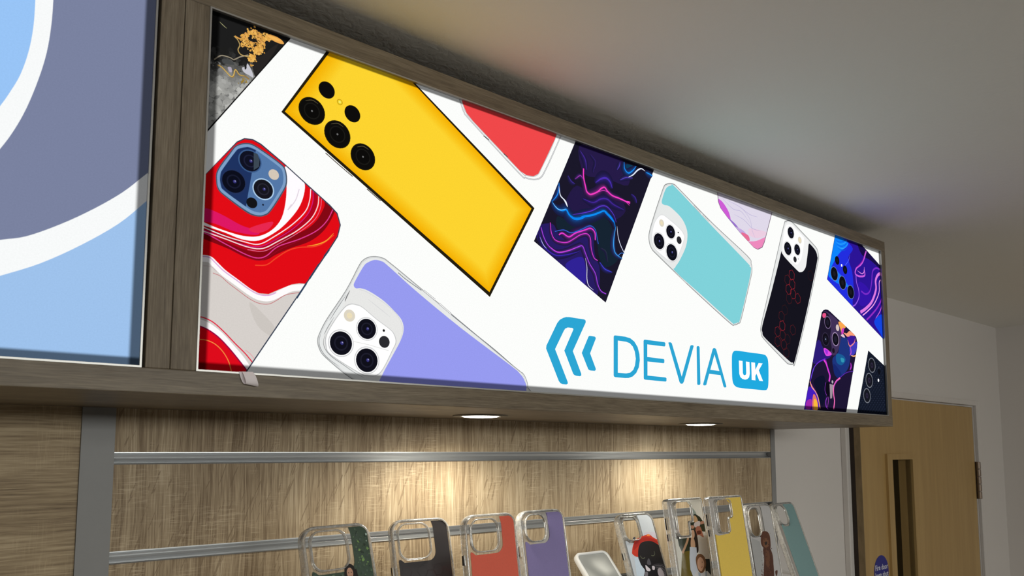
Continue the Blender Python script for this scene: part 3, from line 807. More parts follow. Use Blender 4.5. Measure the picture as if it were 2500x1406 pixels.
# 6 teal case
def phone_case(k, outline, insert, rgb, lenses, rimw=(12, 6), extra=None):
    A.z = 2
    oq = A.px(outline, k)
    oc = spline(oq, 4, True)
    A.poly(oc, (232, 234, 233))
    mid = outline[0]
    A.stroke(oc+[oc[0]], wpx(k, mid, rimw[0]*.55), (150, 152, 152), None, False)
    A.stroke(shrink(oc, 0.985)+[shrink(oc, 0.985)[0]], wpx(k, mid, rimw[1]*.5), (204, 205, 205), None, False)
    iq = spline(A.px(insert, k), 4, True)
    A.poly(iq, rgb)
    if extra: extra()
    for c, r, kind in lenses:
        if kind == 'L':
            dot(k, c, r*1.16, (206, 206, 208)); dot(k, c, r*1.08, (246, 246, 246)); lens(k, c, r, (16, 16, 26))
        elif kind == 'F': dot(k, c, r, (222, 214, 196)); dot(k, c, r*.5, (236, 222, 186))
        elif kind == 'D': dot(k, c, r, (44, 44, 48))
        elif kind == 'm': dot(k, c, r, (20, 20, 22))
def plate7():
    pg(K7, [(118, 360), (150, 310), (178, 300), (215, 322), (300, 395), (332, 440), (336, 480), (292, 600), (262, 640), (225, 640), (130, 560), (100, 500), (98, 440)], (226, 227, 228), None, True)
    pg(K7, [(122, 362), (152, 316), (178, 306), (213, 328), (296, 400), (326, 442), (330, 480), (288, 596), (260, 633), (227, 632), (135, 555), (106, 498), (104, 440)], (246, 246, 245), None, True)
phone_case(K7, [(188, 100), (205, 84), (232, 78), (262, 86), (300, 122), (540, 368), (785, 598), (812, 650), (818, 700), (808, 760), (742, 1045), (720, 1080), (690, 1092), (652, 1072), (400, 842), (150, 600), (100, 545), (82, 490), (84, 425), (120, 300), (163, 170)],
    [(195, 130), (212, 104), (240, 93), (272, 108), (520, 372), (778, 640), (800, 672), (808, 722), (735, 1042), (715, 1073), (690, 1082), (665, 1068), (450, 872), (272, 712), (268, 680), (300, 630), (345, 530), (356, 440), (338, 370), (300, 310), (228, 243), (190, 232), (172, 216), (178, 180)],
    (128, 210, 218), [((153, 492), 56, 'L'), ((235, 425), 47, 'L'), ((243, 572), 58, 'L'), ((170, 362), 26, 'F'), ((295, 485), 27, 'D'), ((288, 430), 6, 'm')], extra=plate7)
for s in ([(400, 238), (450, 290)], [(462, 300), (510, 350)]): st(K7, s, 12, (150, 152, 150), None, False); st(K7, s, 6, (236, 236, 236), None, False)
st(K7, [(268, 712), (345, 790)], 8, (150, 152, 150), None, False); st(K7, [(268, 712), (345, 790)], 4, (236, 236, 236), None, False)

# 7 pink-lilac marble phone at the top edge
A.z = 2
pk = A.px([(560, 40), (573, 165), (575, 210), (592, 255), (640, 320), (730, 430), (832, 540), (860, 553), (892, 538), (908, 500), (957, 305), (985, 200)], K7)
pkc = hull(pk); A.poly(pkc, (120, 100, 122)); pkc = hull(shrink(pkc, 0.975)); A.poly(pkc, (224, 217, 234))
pg(K7, [(575, 190), (610, 215), (650, 280), (664, 340), (630, 310), (590, 250)], (206, 92, 214), pkc, True)
pg(K7, [(640, 320), (700, 370), (740, 430), (700, 410), (640, 345)], (150, 112, 206), pkc, True)
pg(K7, [(700, 390), (760, 420), (790, 470), (740, 440)], (196, 170, 224), pkc, True)
pg(K7, [(780, 500), (850, 490), (940, 455), (920, 520), (870, 570), (830, 560)], (238, 138, 190), pkc, True)
pg(K7, [(740, 430), (790, 450), (800, 490), (770, 480)], (232, 110, 150), pkc, True)
pg(K7, [(800, 400), (900, 420), (930, 440), (860, 470), (800, 450)], (236, 206, 226), pkc, True)
for q in ([(600, 180), (680, 260), (740, 280), (800, 360)], [(640, 200), (720, 240), (800, 300), (860, 320)], [(690, 300), (760, 340), (820, 400), (880, 420)], [(740, 250), (800, 330), (820, 420), (840, 470)]):
    st(K7, q, 4, (186, 178, 216), pkc, True, True)

# 8 black case with red hexagons
def plate8():
    pg(K7, [(1068, 360), (1100, 362), (1130, 395), (1205, 470), (1222, 500), (1208, 640), (1196, 690), (1168, 712), (1142, 702), (1046, 596), (1030, 560), (1035, 470), (1050, 390)], (236, 236, 236), None, True)
    pg(K7, [(1070, 375), (1098, 376), (1125, 402), (1178, 455), (1190, 490), (1172, 610), (1150, 650), (1125, 655), (1050, 580), (1038, 550), (1042, 470), (1054, 400)], (248, 248, 248), None, True)
phone_case(K7, [(1060, 352), (1082, 344), (1110, 360), (1160, 412), (1268, 528), (1288, 565), (1294, 605), (1286, 660), (1215, 1000), (1130, 1352), (1110, 1374), (1082, 1372), (1052, 1350), (904, 1194), (884, 1150), (882, 1100), (920, 930), (1040, 400)],
    [(1030, 562), (1046, 600), (1140, 700), (1166, 714), (1190, 700), (1206, 655), (1216, 560), (1224, 512), (1240, 520), (1272, 560), (1284, 600), (1280, 655), (1210, 990), (1126, 1342), (1108, 1360), (1086, 1352), (1000, 1272), (906, 1180), (892, 1145), (892, 1095), (950, 880), (1010, 640)],
    (21, 20, 30), [((1095, 432), 40, 'L'), ((1073, 545), 46, 'L'), ((1140, 553), 38, 'L'), ((1124, 623), 21, 'D'), ((1158, 485), 24, 'F'), ((1147, 620), 4, 'm')], extra=plate8)
def hexring(c, r, rgb, w):
    q = A.px([c], K7)[0]; rr = pr(K7, r)(c); a0 = 0.35
    P = [(q[0]+rr*math.cos(a0+i*math.pi/3), q[1]+rr*math.sin(a0+i*math.pi/3)) for i in range(7)]
    A.stroke(P, w, rgb, None, False, up=0)
A.z += 1
for c, br in (((1100, 735), 1), ((1070, 770), .5), ((1104, 800), 1), ((1078, 838), 1), ((1110, 870), 1), ((1143, 903), .8), ((1082, 905), .4), ((1235, 740), .2), ((1050, 985), .25), ((1028, 1030), .5), ((1033, 1098), 1), ((1000, 1140), .8), ((1035, 1165), .6), ((1000, 1210), .6), ((1045, 1235), .6), ((1070, 1195), .35), ((1108, 1128), .5), ((1062, 1290), .35)):
    hexring(c, 38, tuple(int(v*br+20*(1-br)) for v in (140, 34, 46)), 0.0010); A.z += 0.05

# 9 blue-pink swirl phone, upper right corner
A.z = 2
bq = A.px([(392, 40), (380, 105), (330, 382), (440, 500), (690, 765), (760, 840), (760, 380), (668, 288), (572, 172), (520, 110)], K8)
bc = hull(bq); A.poly(bc, (22, 24, 60)); bc = hull(shrink(bc, 0.99)); A.poly(bc, (34, 46, 224))
def p8(pts, rgb, clip, smooth=True): pg(K8, pts, rgb, clip, smooth)
def s8(pts, w, rgb, clip, taper=False): st(K8, pts, w, rgb, clip, True, taper)
p8([(370, 90), (430, 110), (470, 150), (420, 200), (390, 240), (340, 330), (340, 280)], (14, 132, 252), bc)
p8([(340, 360), (360, 300), (400, 330), (440, 380), (470, 430), (420, 420)], (20, 126, 248), bc)
for i in range(5): s8([(385+i*4, 120+i*14), (410+i*4, 135+i*14), (440+i*3, 130+i*14), (470, 105+i*12)], 4, (60, 170, 255) if i % 2 else (18, 80, 220), bc, True)
p8([(460, 120), (545, 140), (600, 200), (720, 320), (720, 800), (600, 680), (540, 610), (500, 560), (505, 440), (495, 330), (470, 240), (500, 180)], (44, 20, 150), bc)
p8([(530, 140), (580, 170), (700, 300), (700, 330), (620, 260), (560, 220)], (24, 14, 70), bc)
p8([(540, 400), (600, 440), (620, 520), (560, 560), (530, 500)], (52, 20, 170), bc)
s8([(588, 195), (570, 255), (552, 285), (524, 308), (516, 345), (545, 362), (578, 356), (574, 318)], 12, (204, 92, 222), bc)
s8([(580, 205), (566, 255), (545, 284), (520, 305)], 7, (150, 30, 170), bc, True)
s8([(520, 345), (524, 400), (538, 450), (540, 500), (520, 545), (500, 560)], 9, (150, 90, 230), bc)
s8([(575, 300), (574, 330), (560, 345), (530, 325)], 6, (240, 150, 240), bc, True)
s8([(690, 325), (655, 308), (630, 330), (624, 400), (612, 460), (585, 480), (555, 460)], 11, (122, 44, 200), bc)
s8([(700, 345), (668, 350), (650, 390), (652, 450), (625, 530), (585, 575), (550, 600)], 20, (226, 124, 228), bc)
s8([(694, 380), (674, 400), (672, 470), (640, 545), (600, 590), (565, 620)], 8, (250, 170, 238), bc)
s8([(700, 440), (690, 510), (660, 570), (620, 620), (590, 650)], 12, (150, 46, 196), bc)
s8([(700, 520), (680, 590), (650, 640)], 8, (206, 96, 220), bc, True)
p8([(640, 660), (700, 620), (720, 800), (680, 740)], (20, 70, 226), bc)
s8([(440, 300), (470, 260), (480, 220)], 4, (90, 110, 255), bc, True)
for c, r in (((396, 257), 28), ((448, 319), 28), ((377, 345), 43), ((431, 405), 42), ((485, 466), 42)):
    if r > 30: dot(K8, c, r*1.1, (96, 120, 190))
    dot(K8, c, r, (14, 15, 22)); dot(K8, c, r*.4, (26, 26, 34))
dot(K8, (425, 290), 9, (250, 250, 255))

# 10 dark violet phone with neon liquid
A.z = 2
vq = A.px([(298, 110), (318, 84), (345, 74), (375, 80), (400, 100), (640, 330), (695, 380), (722, 420), (733, 480), (728, 560), (600, 1330), (560, 1420), (60, 1420), (90, 1250), (200, 640)], KP)
vc = hull(vq); A.poly(vc, (30, 22, 52))
def pp(pts, rgb, smooth=True): pg(KP, pts, rgb, vc, smooth)
def sp(pts, w, rgb, taper=False): st(KP, pts, w, rgb, vc, True, taper)
pp([(250, 450), (300, 500), (330, 600), (420, 640), (330, 700), (200, 740), (200, 600)], (44, 28, 120))
pp([(520, 440), (600, 420), (640, 520), (650, 640), (620, 800), (520, 900), (450, 820), (430, 680), (500, 600)], (30, 52, 124))
pp([(480, 620), (560, 640), (590, 700), (540, 760), (480, 720)], (26, 92, 150)); pp([(530, 670), (570, 680), (570, 720), (540, 720)], (50, 150, 180))
pp([(440, 740), (500, 800), (540, 880), (500, 920), (450, 860)], (24, 40, 110))
pp([(200, 960), (260, 900), (330, 900), (350, 1100), (300, 1260), (230, 1060)], (16, 18, 44))
pp([(320, 100), (400, 130), (500, 220), (540, 330), (530, 450), (490, 600), (440, 640), (340, 580), (300, 500), (290, 250)], (66, 50, 88))
pp([(300, 120), (380, 140), (410, 300), (400, 420), (420, 560), (380, 590), (300, 520), (280, 380)], (30, 24, 44))
for c, r, ring in (((370, 235), 78, (120, 100, 140)), ((345, 440), 84, (50, 42, 66)), ((465, 440), 86, (160, 138, 176))):
    dot(KP, c, r, ring, vc); dot(KP, c, r*.86, (18, 15, 26), vc); dot(KP, c, r*.45, (30, 28, 44), vc)
dot(KP, (345, 440), 9, (160, 180, 210)); dot(KP, (490, 300), 40, (216, 200, 196), vc); dot(KP, (440, 580), 32, (26, 20, 34), vc)
pp([(310, 125), (340, 120), (350, 150), (325, 180), (305, 160)], (236, 84, 140))
pp([(500, 232), (540, 235), (590, 290), (560, 320), (545, 380), (530, 330)], (250, 168, 80)); pp([(540, 320), (570, 300), (560, 370), (540, 385)], (206, 60, 190))
pp([(560, 360), (600, 370), (640, 340), (700, 390), (690, 400), (620, 410)], (250, 160, 120)); pp([(610, 410), (690, 400), (715, 450), (680, 500), (640, 510)], (58, 26, 150))
pp([(640, 520), (730, 470), (735, 520), (700, 620), (650, 640)], (66, 60, 190))
sp([(705, 430), (695, 480), (650, 525), (630, 510), (615, 450)], 16, (250, 140, 130), True); sp([(645, 520), (655, 600), (640, 640)], 18, (196, 90, 210), True); sp([(655, 640), (690, 650), (720, 635)], 16, (252, 180, 110), True)
sp([(580, 360), (600, 400), (640, 405)], 12, (250, 150, 150), True); pp([(530, 390), (560, 380), (580, 420), (545, 410)], (226, 196, 214))
pp([(318, 560), (350, 555), (415, 615), (400, 640), (345, 640)], (222, 76, 226)); pp([(330, 570), (370, 580), (360, 630)], (160, 50, 220))
sp([(320, 690), (350, 740), (375, 820), (395, 890), (385, 960)], 30, (224, 66, 214)); sp([(345, 690), (370, 780), (400, 880)], 8, (150, 40, 200))
sp([(340, 680), (260, 720), (200, 790), (170, 880), (155, 960)], 12, (112, 44, 214)); sp([(215, 760), (180, 860), (165, 930)], 8, (90, 90, 230), True)
sp([(650, 730), (655, 780), (640, 820)], 24, (190, 50, 214), True); sp([(700, 830), (600, 850), (520, 910), (460, 970)], 10, (90, 40, 170))
pp([(130, 1040), (180, 1040), (230, 1110), (260, 1290), (80, 1290)], (70, 30, 190)); pp([(190, 1120), (230, 1160), (250, 1300), (180, 1300)], (226, 120, 110)); pp([(200, 1180), (235, 1200), (245, 1300), (200, 1300)], (252, 186, 60)); pp([(110, 1200), (170, 1180), (160, 1290), (100, 1290)], (160, 40, 170))
sp([(150, 960), (175, 1030), (215, 1080), (250, 1160), (275, 1290)], 18, (252, 170, 140)); sp([(160, 980), (200, 1050), (240, 1120)], 6, (180, 50, 190))
sp([(345, 970), (335, 1020), (335, 1080), (355, 1130)], 8, (140, 50, 190)); sp([(360, 1150), (345, 1200), (350, 1270), (375, 1300)], 16, (150, 60, 210), True); sp([(372, 1140), (375, 1200), (365, 1280)], 7, (206, 80, 226), True)
pp([(390, 990), (440, 1000), (430, 1060), (420, 1165), (398, 1170)], (160, 146, 158), False); dot(KP, (425, 965), 20, (186, 176, 186), vc)
pp([(350, 975), (388, 985), (388, 1140), (360, 1130), (342, 1050)], (14, 10, 24))
sp([(520, 915), (470, 960), (440, 1030), (440, 1120), (450, 1200), (440, 1300)], 22, (250, 110, 190)); sp([(500, 930), (460, 980), (440, 1040)], 10, (190, 60, 214), True)

# 11 black textured phone in the lower right corner
A.z = 2
kq = A.px([(868, 578), (1060, 760), (1180, 900), (1100, 1420), (720, 1420), (740, 1330)], KP); kc = hull(kq)
A.poly(kc, (20, 26, 40))
A.z += 1
for i in range(9):
    for j in range(26):
        c = (790+i*34+(j % 2)*17-j*2, 1380-j*26)
        A.stroke(A.px([(c[0]-7, c[1]), (c[0]+5, c[1]-9)], KP), 0.0011, (40, 46, 66), kc, False, up=0)
for c in ((912, 760), (880, 945), (852, 1133)):
    dot(KP, c, 92, (120, 124, 134), kc); dot(KP, c, 80, (22, 24, 32), kc); dot(KP, c, 34, (44, 38, 60), kc); dot(KP, c, 14, (24, 24, 34), kc)
dot(KP, (992, 945), 20, (246, 246, 250)); dot(KP, (1000, 840), 36, (14, 16, 24), kc); dot(KP, (997, 790), 12, (60, 64, 78), kc)

# 12 purple case
def plate5():
    pg(K5, [(300, 600), (330, 545), (385, 400), (430, 380), (520, 400), (640, 460), (810, 600), (862, 680), (878, 760), (850, 850), (690, 1150), (640, 1200), (580, 1200), (200, 960), (150, 860), (170, 780)], (232, 232, 230), None, True)
    for sh, col in ((1.0, (196, 197, 198)), (0.975, (245, 245, 243))):
        q = A.px([(345, 550), (400, 520), (450, 525), (510, 550), (640, 660), (760, 750), (800, 800), (815, 870), (780, 950), (700, 1110), (640, 1170), (560, 1175), (480, 1150), (220, 985), (175, 900), (180, 800), (260, 660)], K5)
        A.poly(spline(shrink(q, sh), 4, True), col)
    st(K5, [(430, 862), (560, 890), (745, 945)], 4, (212, 212, 212), None, False)
    st(K5, [(395, 400), (365, 460), (350, 500)], 10, (120, 120, 122), None, True, True)
    st(K5, [(560, 480), (660, 560), (760, 640)], 7, (216, 217, 218), None, True, True)
    st(K5, [(480, 390), (560, 420), (700, 510), (820, 620), (872, 740), (850, 850)], 5, (214, 215, 216), None, True)
phone_case(K5, [(470, 190), (510, 130), (565, 99), (625, 92), (690, 106), (745, 140), (1000, 350), (1870, 1080), (1955, 1145), (1990, 1205), (2005, 1280), (1995, 1400), (800, 1400), (600, 1290), (400, 1190), (180, 1010), (120, 930), (104, 850), (125, 780), (190, 655), (360, 400)],
    [(520, 180), (560, 145), (620, 123), (680, 135), (735, 172), (1000, 410), (1400, 740), (1850, 1080), (1930, 1150), (1972, 1210), (1990, 1300), (1900, 1400), (700, 1400), (620, 1330), (690, 1160), (770, 1010), (855, 850), (882, 750), (862, 665), (800, 590), (720, 510), (640, 450), (550, 397), (490, 380), (450, 380), (430, 355), (445, 310)],
    (151, 155, 240), [((315, 877), 108, 'L'), ((548, 748), 92, 'L'), ((548, 1032), 108, 'L'), ((390, 628), 55, 'F'), ((705, 866), 54, 'D'), ((700, 763), 12, 'm')], rimw=(14, 9), extra=plate5)
pur_rgb = (151, 155, 240)
A.z += 1
for s in ([(1060, 400), (1165, 485)], [(1200, 518), (1305, 610)]):
    st(K5, s, 16, (130, 132, 132), None, False, up=0); A.z += 0.5; st(K5, s, 9, (238, 238, 238), None, False, up=0); A.z += 0.5
for q in ([(130, 790), (115, 860), (130, 930), (190, 1010), (300, 1090)], [(175, 790), (155, 860), (170, 930), (230, 1000), (330, 1070), (430, 1140), (520, 1190)], [(250, 640), (190, 740), (160, 800)], [(360, 440), (280, 560), (210, 670)]):
    st(K5, q, 6, (130, 132, 134), None, True, True)
for q in ([(830, 240), (900, 300), (1040, 400)], [(1310, 620), (1500, 775), (1700, 935), (1860, 1075)]):
    st(K5, q, 7, (120, 124, 130), None, True, False)
for q in ([(430, 880), (560, 760)],): pass

# 13 logo and lettering
A.z = 2
CY = (44, 166, 212); CY2 = (32, 170, 224)
def ltr(pts, rgb=CY): pg(K9, pts, rgb, None, False)
ltr([(147, 445), (150, 415), (255, 195), (280, 162), (315, 142), (345, 134), (380, 135), (525, 158), (537, 170), (536, 190), (410, 470), (493, 692), (494, 710), (480, 718), (442, 713), (425, 706), (413, 692), (326, 465), (415, 258), (412, 245), (400, 241), (360, 237), (335, 248), (320, 272), (235, 450), (360, 775), (360, 792), (345, 799), (305, 795), (288, 786), (272, 765)])
ltr([(498, 488), (562, 332), (568, 322), (580, 320), (626, 327), (636, 338), (634, 352), (580, 492), (635, 640), (636, 656), (626, 665), (585, 662), (568, 655), (560, 645)])
ltr([(812, 330), (816, 318), (828, 315), (925, 328), (975, 343), (1015, 375), (1048, 430), (1066, 500), (1070, 560), (1060, 630), (1035, 685), (1000, 720), (960, 735), (925, 736), (828, 727), (815, 720), (812, 708)])
ltr([(853, 366), (935, 378), (970, 392), (1000, 425), (1020, 475), (1030, 545), (1022, 610), (1005, 655), (975, 682), (935, 690), (853, 683)], WHITE)
ltr([(1106, 370), (1110, 360), (1120, 357), (1312, 382), (1321, 390), (1320, 418), (1312, 425), (1143, 404), (1143, 528), (1303, 548), (1311, 555), (1311, 583), (1303, 590), (1145, 572), (1145, 711), (1324, 730), (1332, 738), (1332, 764), (1324, 771), (1122, 752), (1110, 746), (1108, 734)])
ltr([(1350, 388), (1356, 383), (1374, 384), (1384, 392), (1482, 722), (1566, 420), (1572, 412), (1592, 412), (1600, 420), (1503, 772), (1492, 790), (1482, 793), (1470, 790), (1460, 775)])
ltr([(1628, 432), (1634, 421), (1650, 421), (1658, 432), (1666, 792), (1660, 802), (1642, 804), (1634, 796)])
ltr([(1786, 450), (1793, 442), (1805, 440), (1816, 446), (1822, 456), (1922, 818), (1918, 828), (1902, 829), (1893, 820), (1863, 707), (1752, 694), (1724, 802), (1712, 809), (1697, 807), (1692, 798)])
ltr([(1804, 505), (1852, 667), (1763, 655)], WHITE)
ltr(spline([(1975, 560), (1977, 510), (1988, 480), (2020, 466), (2150, 484), (2280, 502), (2315, 522), (2332, 570), (2336, 690), (2334, 800), (2325, 840), (2298, 856), (2180, 846), (2050, 832), (2005, 812), (1982, 765), (1976, 660)], 4, True), CY2)
ltr([(2044, 563), (2080, 568), (2083, 686), (2090, 704), (2100, 709), (2112, 703), (2117, 690), (2113, 573), (2148, 578), (2152, 690), (2145, 728), (2128, 746), (2105, 752), (2078, 744), (2058, 725), (2048, 692)], (246, 250, 252))
ltr([(2166, 580), (2203, 585), (2206, 655), (2238, 588), (2277, 592), (2240, 660), (2282, 767), (2245, 763), (2217, 692), (2206, 714), (2207, 759), (2170, 755)], (246, 250, 252))
add('printed_textile', A.bm, right_mat, right_box)

# ribbon pull tab at the lower edge of the right print
def ribbon():
    bm = bmesh.new(); k = (560, 880, 17.58)
    def P(px, py, dy): 
        q = atY(px/k[2]+k[0], py/k[2]+k[1], YF-dy); return q
    rows_ = [((540, 470), (1010, 490), .0012), ((600, 570), (1100, 600), .0035), ((670, 740), (1180, 780), .0052), ((708, 900), (1232, 950), .0052), ((712, 980), (1250, 1050), .0042), ((690, 1012), (1238, 1128), .0030),
             ((620, 1000), (1190, 1120), .0016), ((545, 900), (1120, 1000), .0012), ((490, 760), (1070, 860), .0010), ((450, 620), (1030, 660), .0010), ((400, 470), (1000, 500), .0010)]
    rows = [(bm.verts.new(P(*a, d)), bm.verts.new(P(*b, d))) for a, b, d in rows_]
    for (a, b), (c, d) in zip(rows, rows[1:]): bm.faces.new((a, b, d, c))
    bmesh.ops.recalc_face_normals(bm, faces=bm.faces[:])
    return bm
add('pull_tab', ribbon(), M['ribbon'], right_box, smooth=True)

# ------------------------------------------------------------------ downlights in the underside of the bulkhead
def downlight(cx, cy, label, power):
    t = thing('downlight', label, 'downlight', (cx, cy, ZB0-0.0015), 'downlights under the bulkhead')
    bm = bmesh.new()
    lathe_z(bm, (cx, cy, ZB0), [(0.0345, 0.0), (0.0340, -0.0016), (0.0255, -0.0018), (0.0245, -0.0006), (0.0245, 0.0)], 56)
    add('ring', bm, M['downlight_body'], t, smooth=False)
    bm = bmesh.new()
    lathe_z(bm, (cx, cy, ZB0), [(0.0, -0.0030), (0.012, -0.0029), (0.0205, -0.0024), (0.0243, -0.0008)], 56)
    add('lens', bm, M['lamp'], t, smooth=True)
    l = bpy.data.lights.new('downlight_beam', 'SPOT'); l.energy = power; l.spot_size = math.radians(172); l.spot_blend = 0.55
    l.shadow_soft_size = 0.02; l.color = (1.0, 0.95, 0.80)
    lo = bpy.data.objects.new('downlight_beam', l); scene.collection.objects.link(lo)
    lo.location = Vector((0, 0, -0.024)); lo.parent = t
    return t
downlight(0.635*0.84, 0.868*0.84, 'bright round recessed downlight nearer the camera under the bulkhead', 1.9)
downlight(1.153*0.84, 0.866*0.84, 'bright round recessed downlight nearer the door under the bulkhead', 1.55)

# ------------------------------------------------------------------ slat wall display board
board = thing('slat_wall_board', 'oak-look slat wall board with aluminium rails and grey edge strips', 'slat wall', (0.75, YW, FL))
BX0, BX1 = 0.1513, 1.6025*YW
rails = [(-0.0023*YW-i*0.1002, -0.0023*YW-0.0122-i*0.1002) for i in range(6)]
ztop = ZB0
for i, (a, b_) in enumerate(rails):
    add('oak_slat', boxbm(BX0, BX1, YW, YW+0.018, a, ztop), M['slat_oak'], board)
    e = b_
    prof = [(YW-0.0012, a+0.0003), (YW-0.0012, a-0.0007), (YW+0.0006, a-0.0011), (YW+0.0048, a-0.0016), (YW+0.0072, a-0.0032), (YW+0.0078, a-0.0058), (YW+0.0066, a-0.0084), (YW+0.0036, e+0.0022), (YW+0.0008, e+0.0013), (YW-0.0010, e+0.0009), (YW-0.0016, e+0.0003), (YW-0.0012, e-0.0004), (YW+0.0135, e-0.0004), (YW+0.0135, a+0.0003)]
    bm = bmesh.new(); extrude_profile(bm, prof, BX0, BX1-0.004)
    add('aluminium_rail', bm, M['alu'], board)
    ztop = b_
add('oak_slat', boxbm(BX0, BX1, YW, YW+0.018, FL, ztop), M['slat_oak'], board)
add('edge_strip', boxbm(0.1212, BX0, YW-0.0030, YW+0.018, FL, ZB0), M['grey_post'], board)
add('edge_strip', boxbm(BX1, 1.6205*YW, YW-0.0012, YP-0.002, FL, ZB0), M['grey_post'], board)
side = add('side_panel', boxbm(-1.3, 0.1210, YW, YW+0.018, FL, ZB0), M['side_oak'])
tag(side, 'oak-look panel with horizontal grain left of the grey strip', 'wall panel')

# ------------------------------------------------------------------ phone cases on clear holders
def rrect(u0, u1, v0, v1, r, n=7):
    pts = []
    rr = r if isinstance(r, (tuple, list)) else (r,)*4      # corners: (u0,v0) (u1,v0) (u1,v1) (u0,v1)
    for (cx, cy, a0, q) in ((u0, v0, 180, rr[0]), (u1, v0, 270, rr[1]), (u1, v1, 0, rr[2]), (u0, v1, 90, rr[3])):
        ox = cx+q if cx == u0 else cx-q; oy = cy+q if cy == v0 else cy-q
        for i in range(n+1):
            a = math.radians(a0+90*i/n); pts.append((ox+q*math.cos(a), oy+q*math.sin(a)))
    return pts
class Pose:
    """local case frame: u right, v down the case, d away from the viewer"""
    def __init__(s, X, Y, Z, yaw, tilt):
        s.o = Vector((X, Y, Z)); y, t = math.radians(yaw), math.radians(tilt)
        s.u = Vector((math.cos(y), math.sin(y), 0)); up = Vector((-math.sin(y)*math.sin(t), math.cos(y)*math.sin(t), math.cos(t)))
        s.v = -up; s.d = up.cross(s.u)
        if s.d.y < 0: s.d = -s.d
    def __call__(s, u, v, d=0.0): return s.o+s.u*u+s.v*v+s.d*d
    def from_px(s, px, py, dd=0.0):
        r = Vector(ray(px, py)); p0 = s.o+s.d*dd
        q = r*(p0.dot(s.d)/r.dot(s.d))-s.o
        return (q.dot(s.u), q.dot(s.v))
def sweep(bm, P, outline, prof):
    """prof: closed list of (outward offset, depth) swept round a closed outline"""
    n = len(outline); sgn = 1 if area2(outline) > 0 else -1
    rings = []
    for i in range(n):
        a, b = outline[i-1], outline[(i+1) % n]
        dx, dy = b[0]-a[0], b[1]-a[1]; l = math.hypot(dx, dy) or 1e-9
        nx, ny = dy/l*sgn, -dx/l*sgn
        rings.append([bm.verts.new(P(outline[i][0]+nx*w, outline[i][1]+ny*w, d)) for w, d in prof])
    k = len(prof)
    for i in range(n):
        a, b = rings[i], rings[(i+1) % n]
        for j in range(k): bm.faces.new((a[j], a[(j+1) % k], b[(j+1) % k], b[j]))
    bmesh.ops.recalc_face_normals(bm, faces=bm.faces[:])
def plate_with_hole(bm, P, outer, hole, d):
    v3o = [Vector((p[0], p[1], 0)) for p in outer]; loops = [v3o]
    allp = list(outer)
    if hole: loops.append([Vector((p[0], p[1], 0)) for p in hole]); allp += list(hole)
    vs = [bm.verts.new(P(p[0], p[1], d)) for p in allp]
    for t in tessellate_polygon(loops):
        try: bm.faces.new([vs[i] for i in t])
        except ValueError: pass
def dedupe(pts, eps=2e-5):
    out = []
    for p in pts:
        if not out or math.hypot(p[0]-out[-1][0], p[1]-out[-1][1]) > eps: out.append(p)
    if math.hypot(out[0][0]-out[-1][0], out[0][1]-out[-1][1]) < eps: out.pop()
    return out
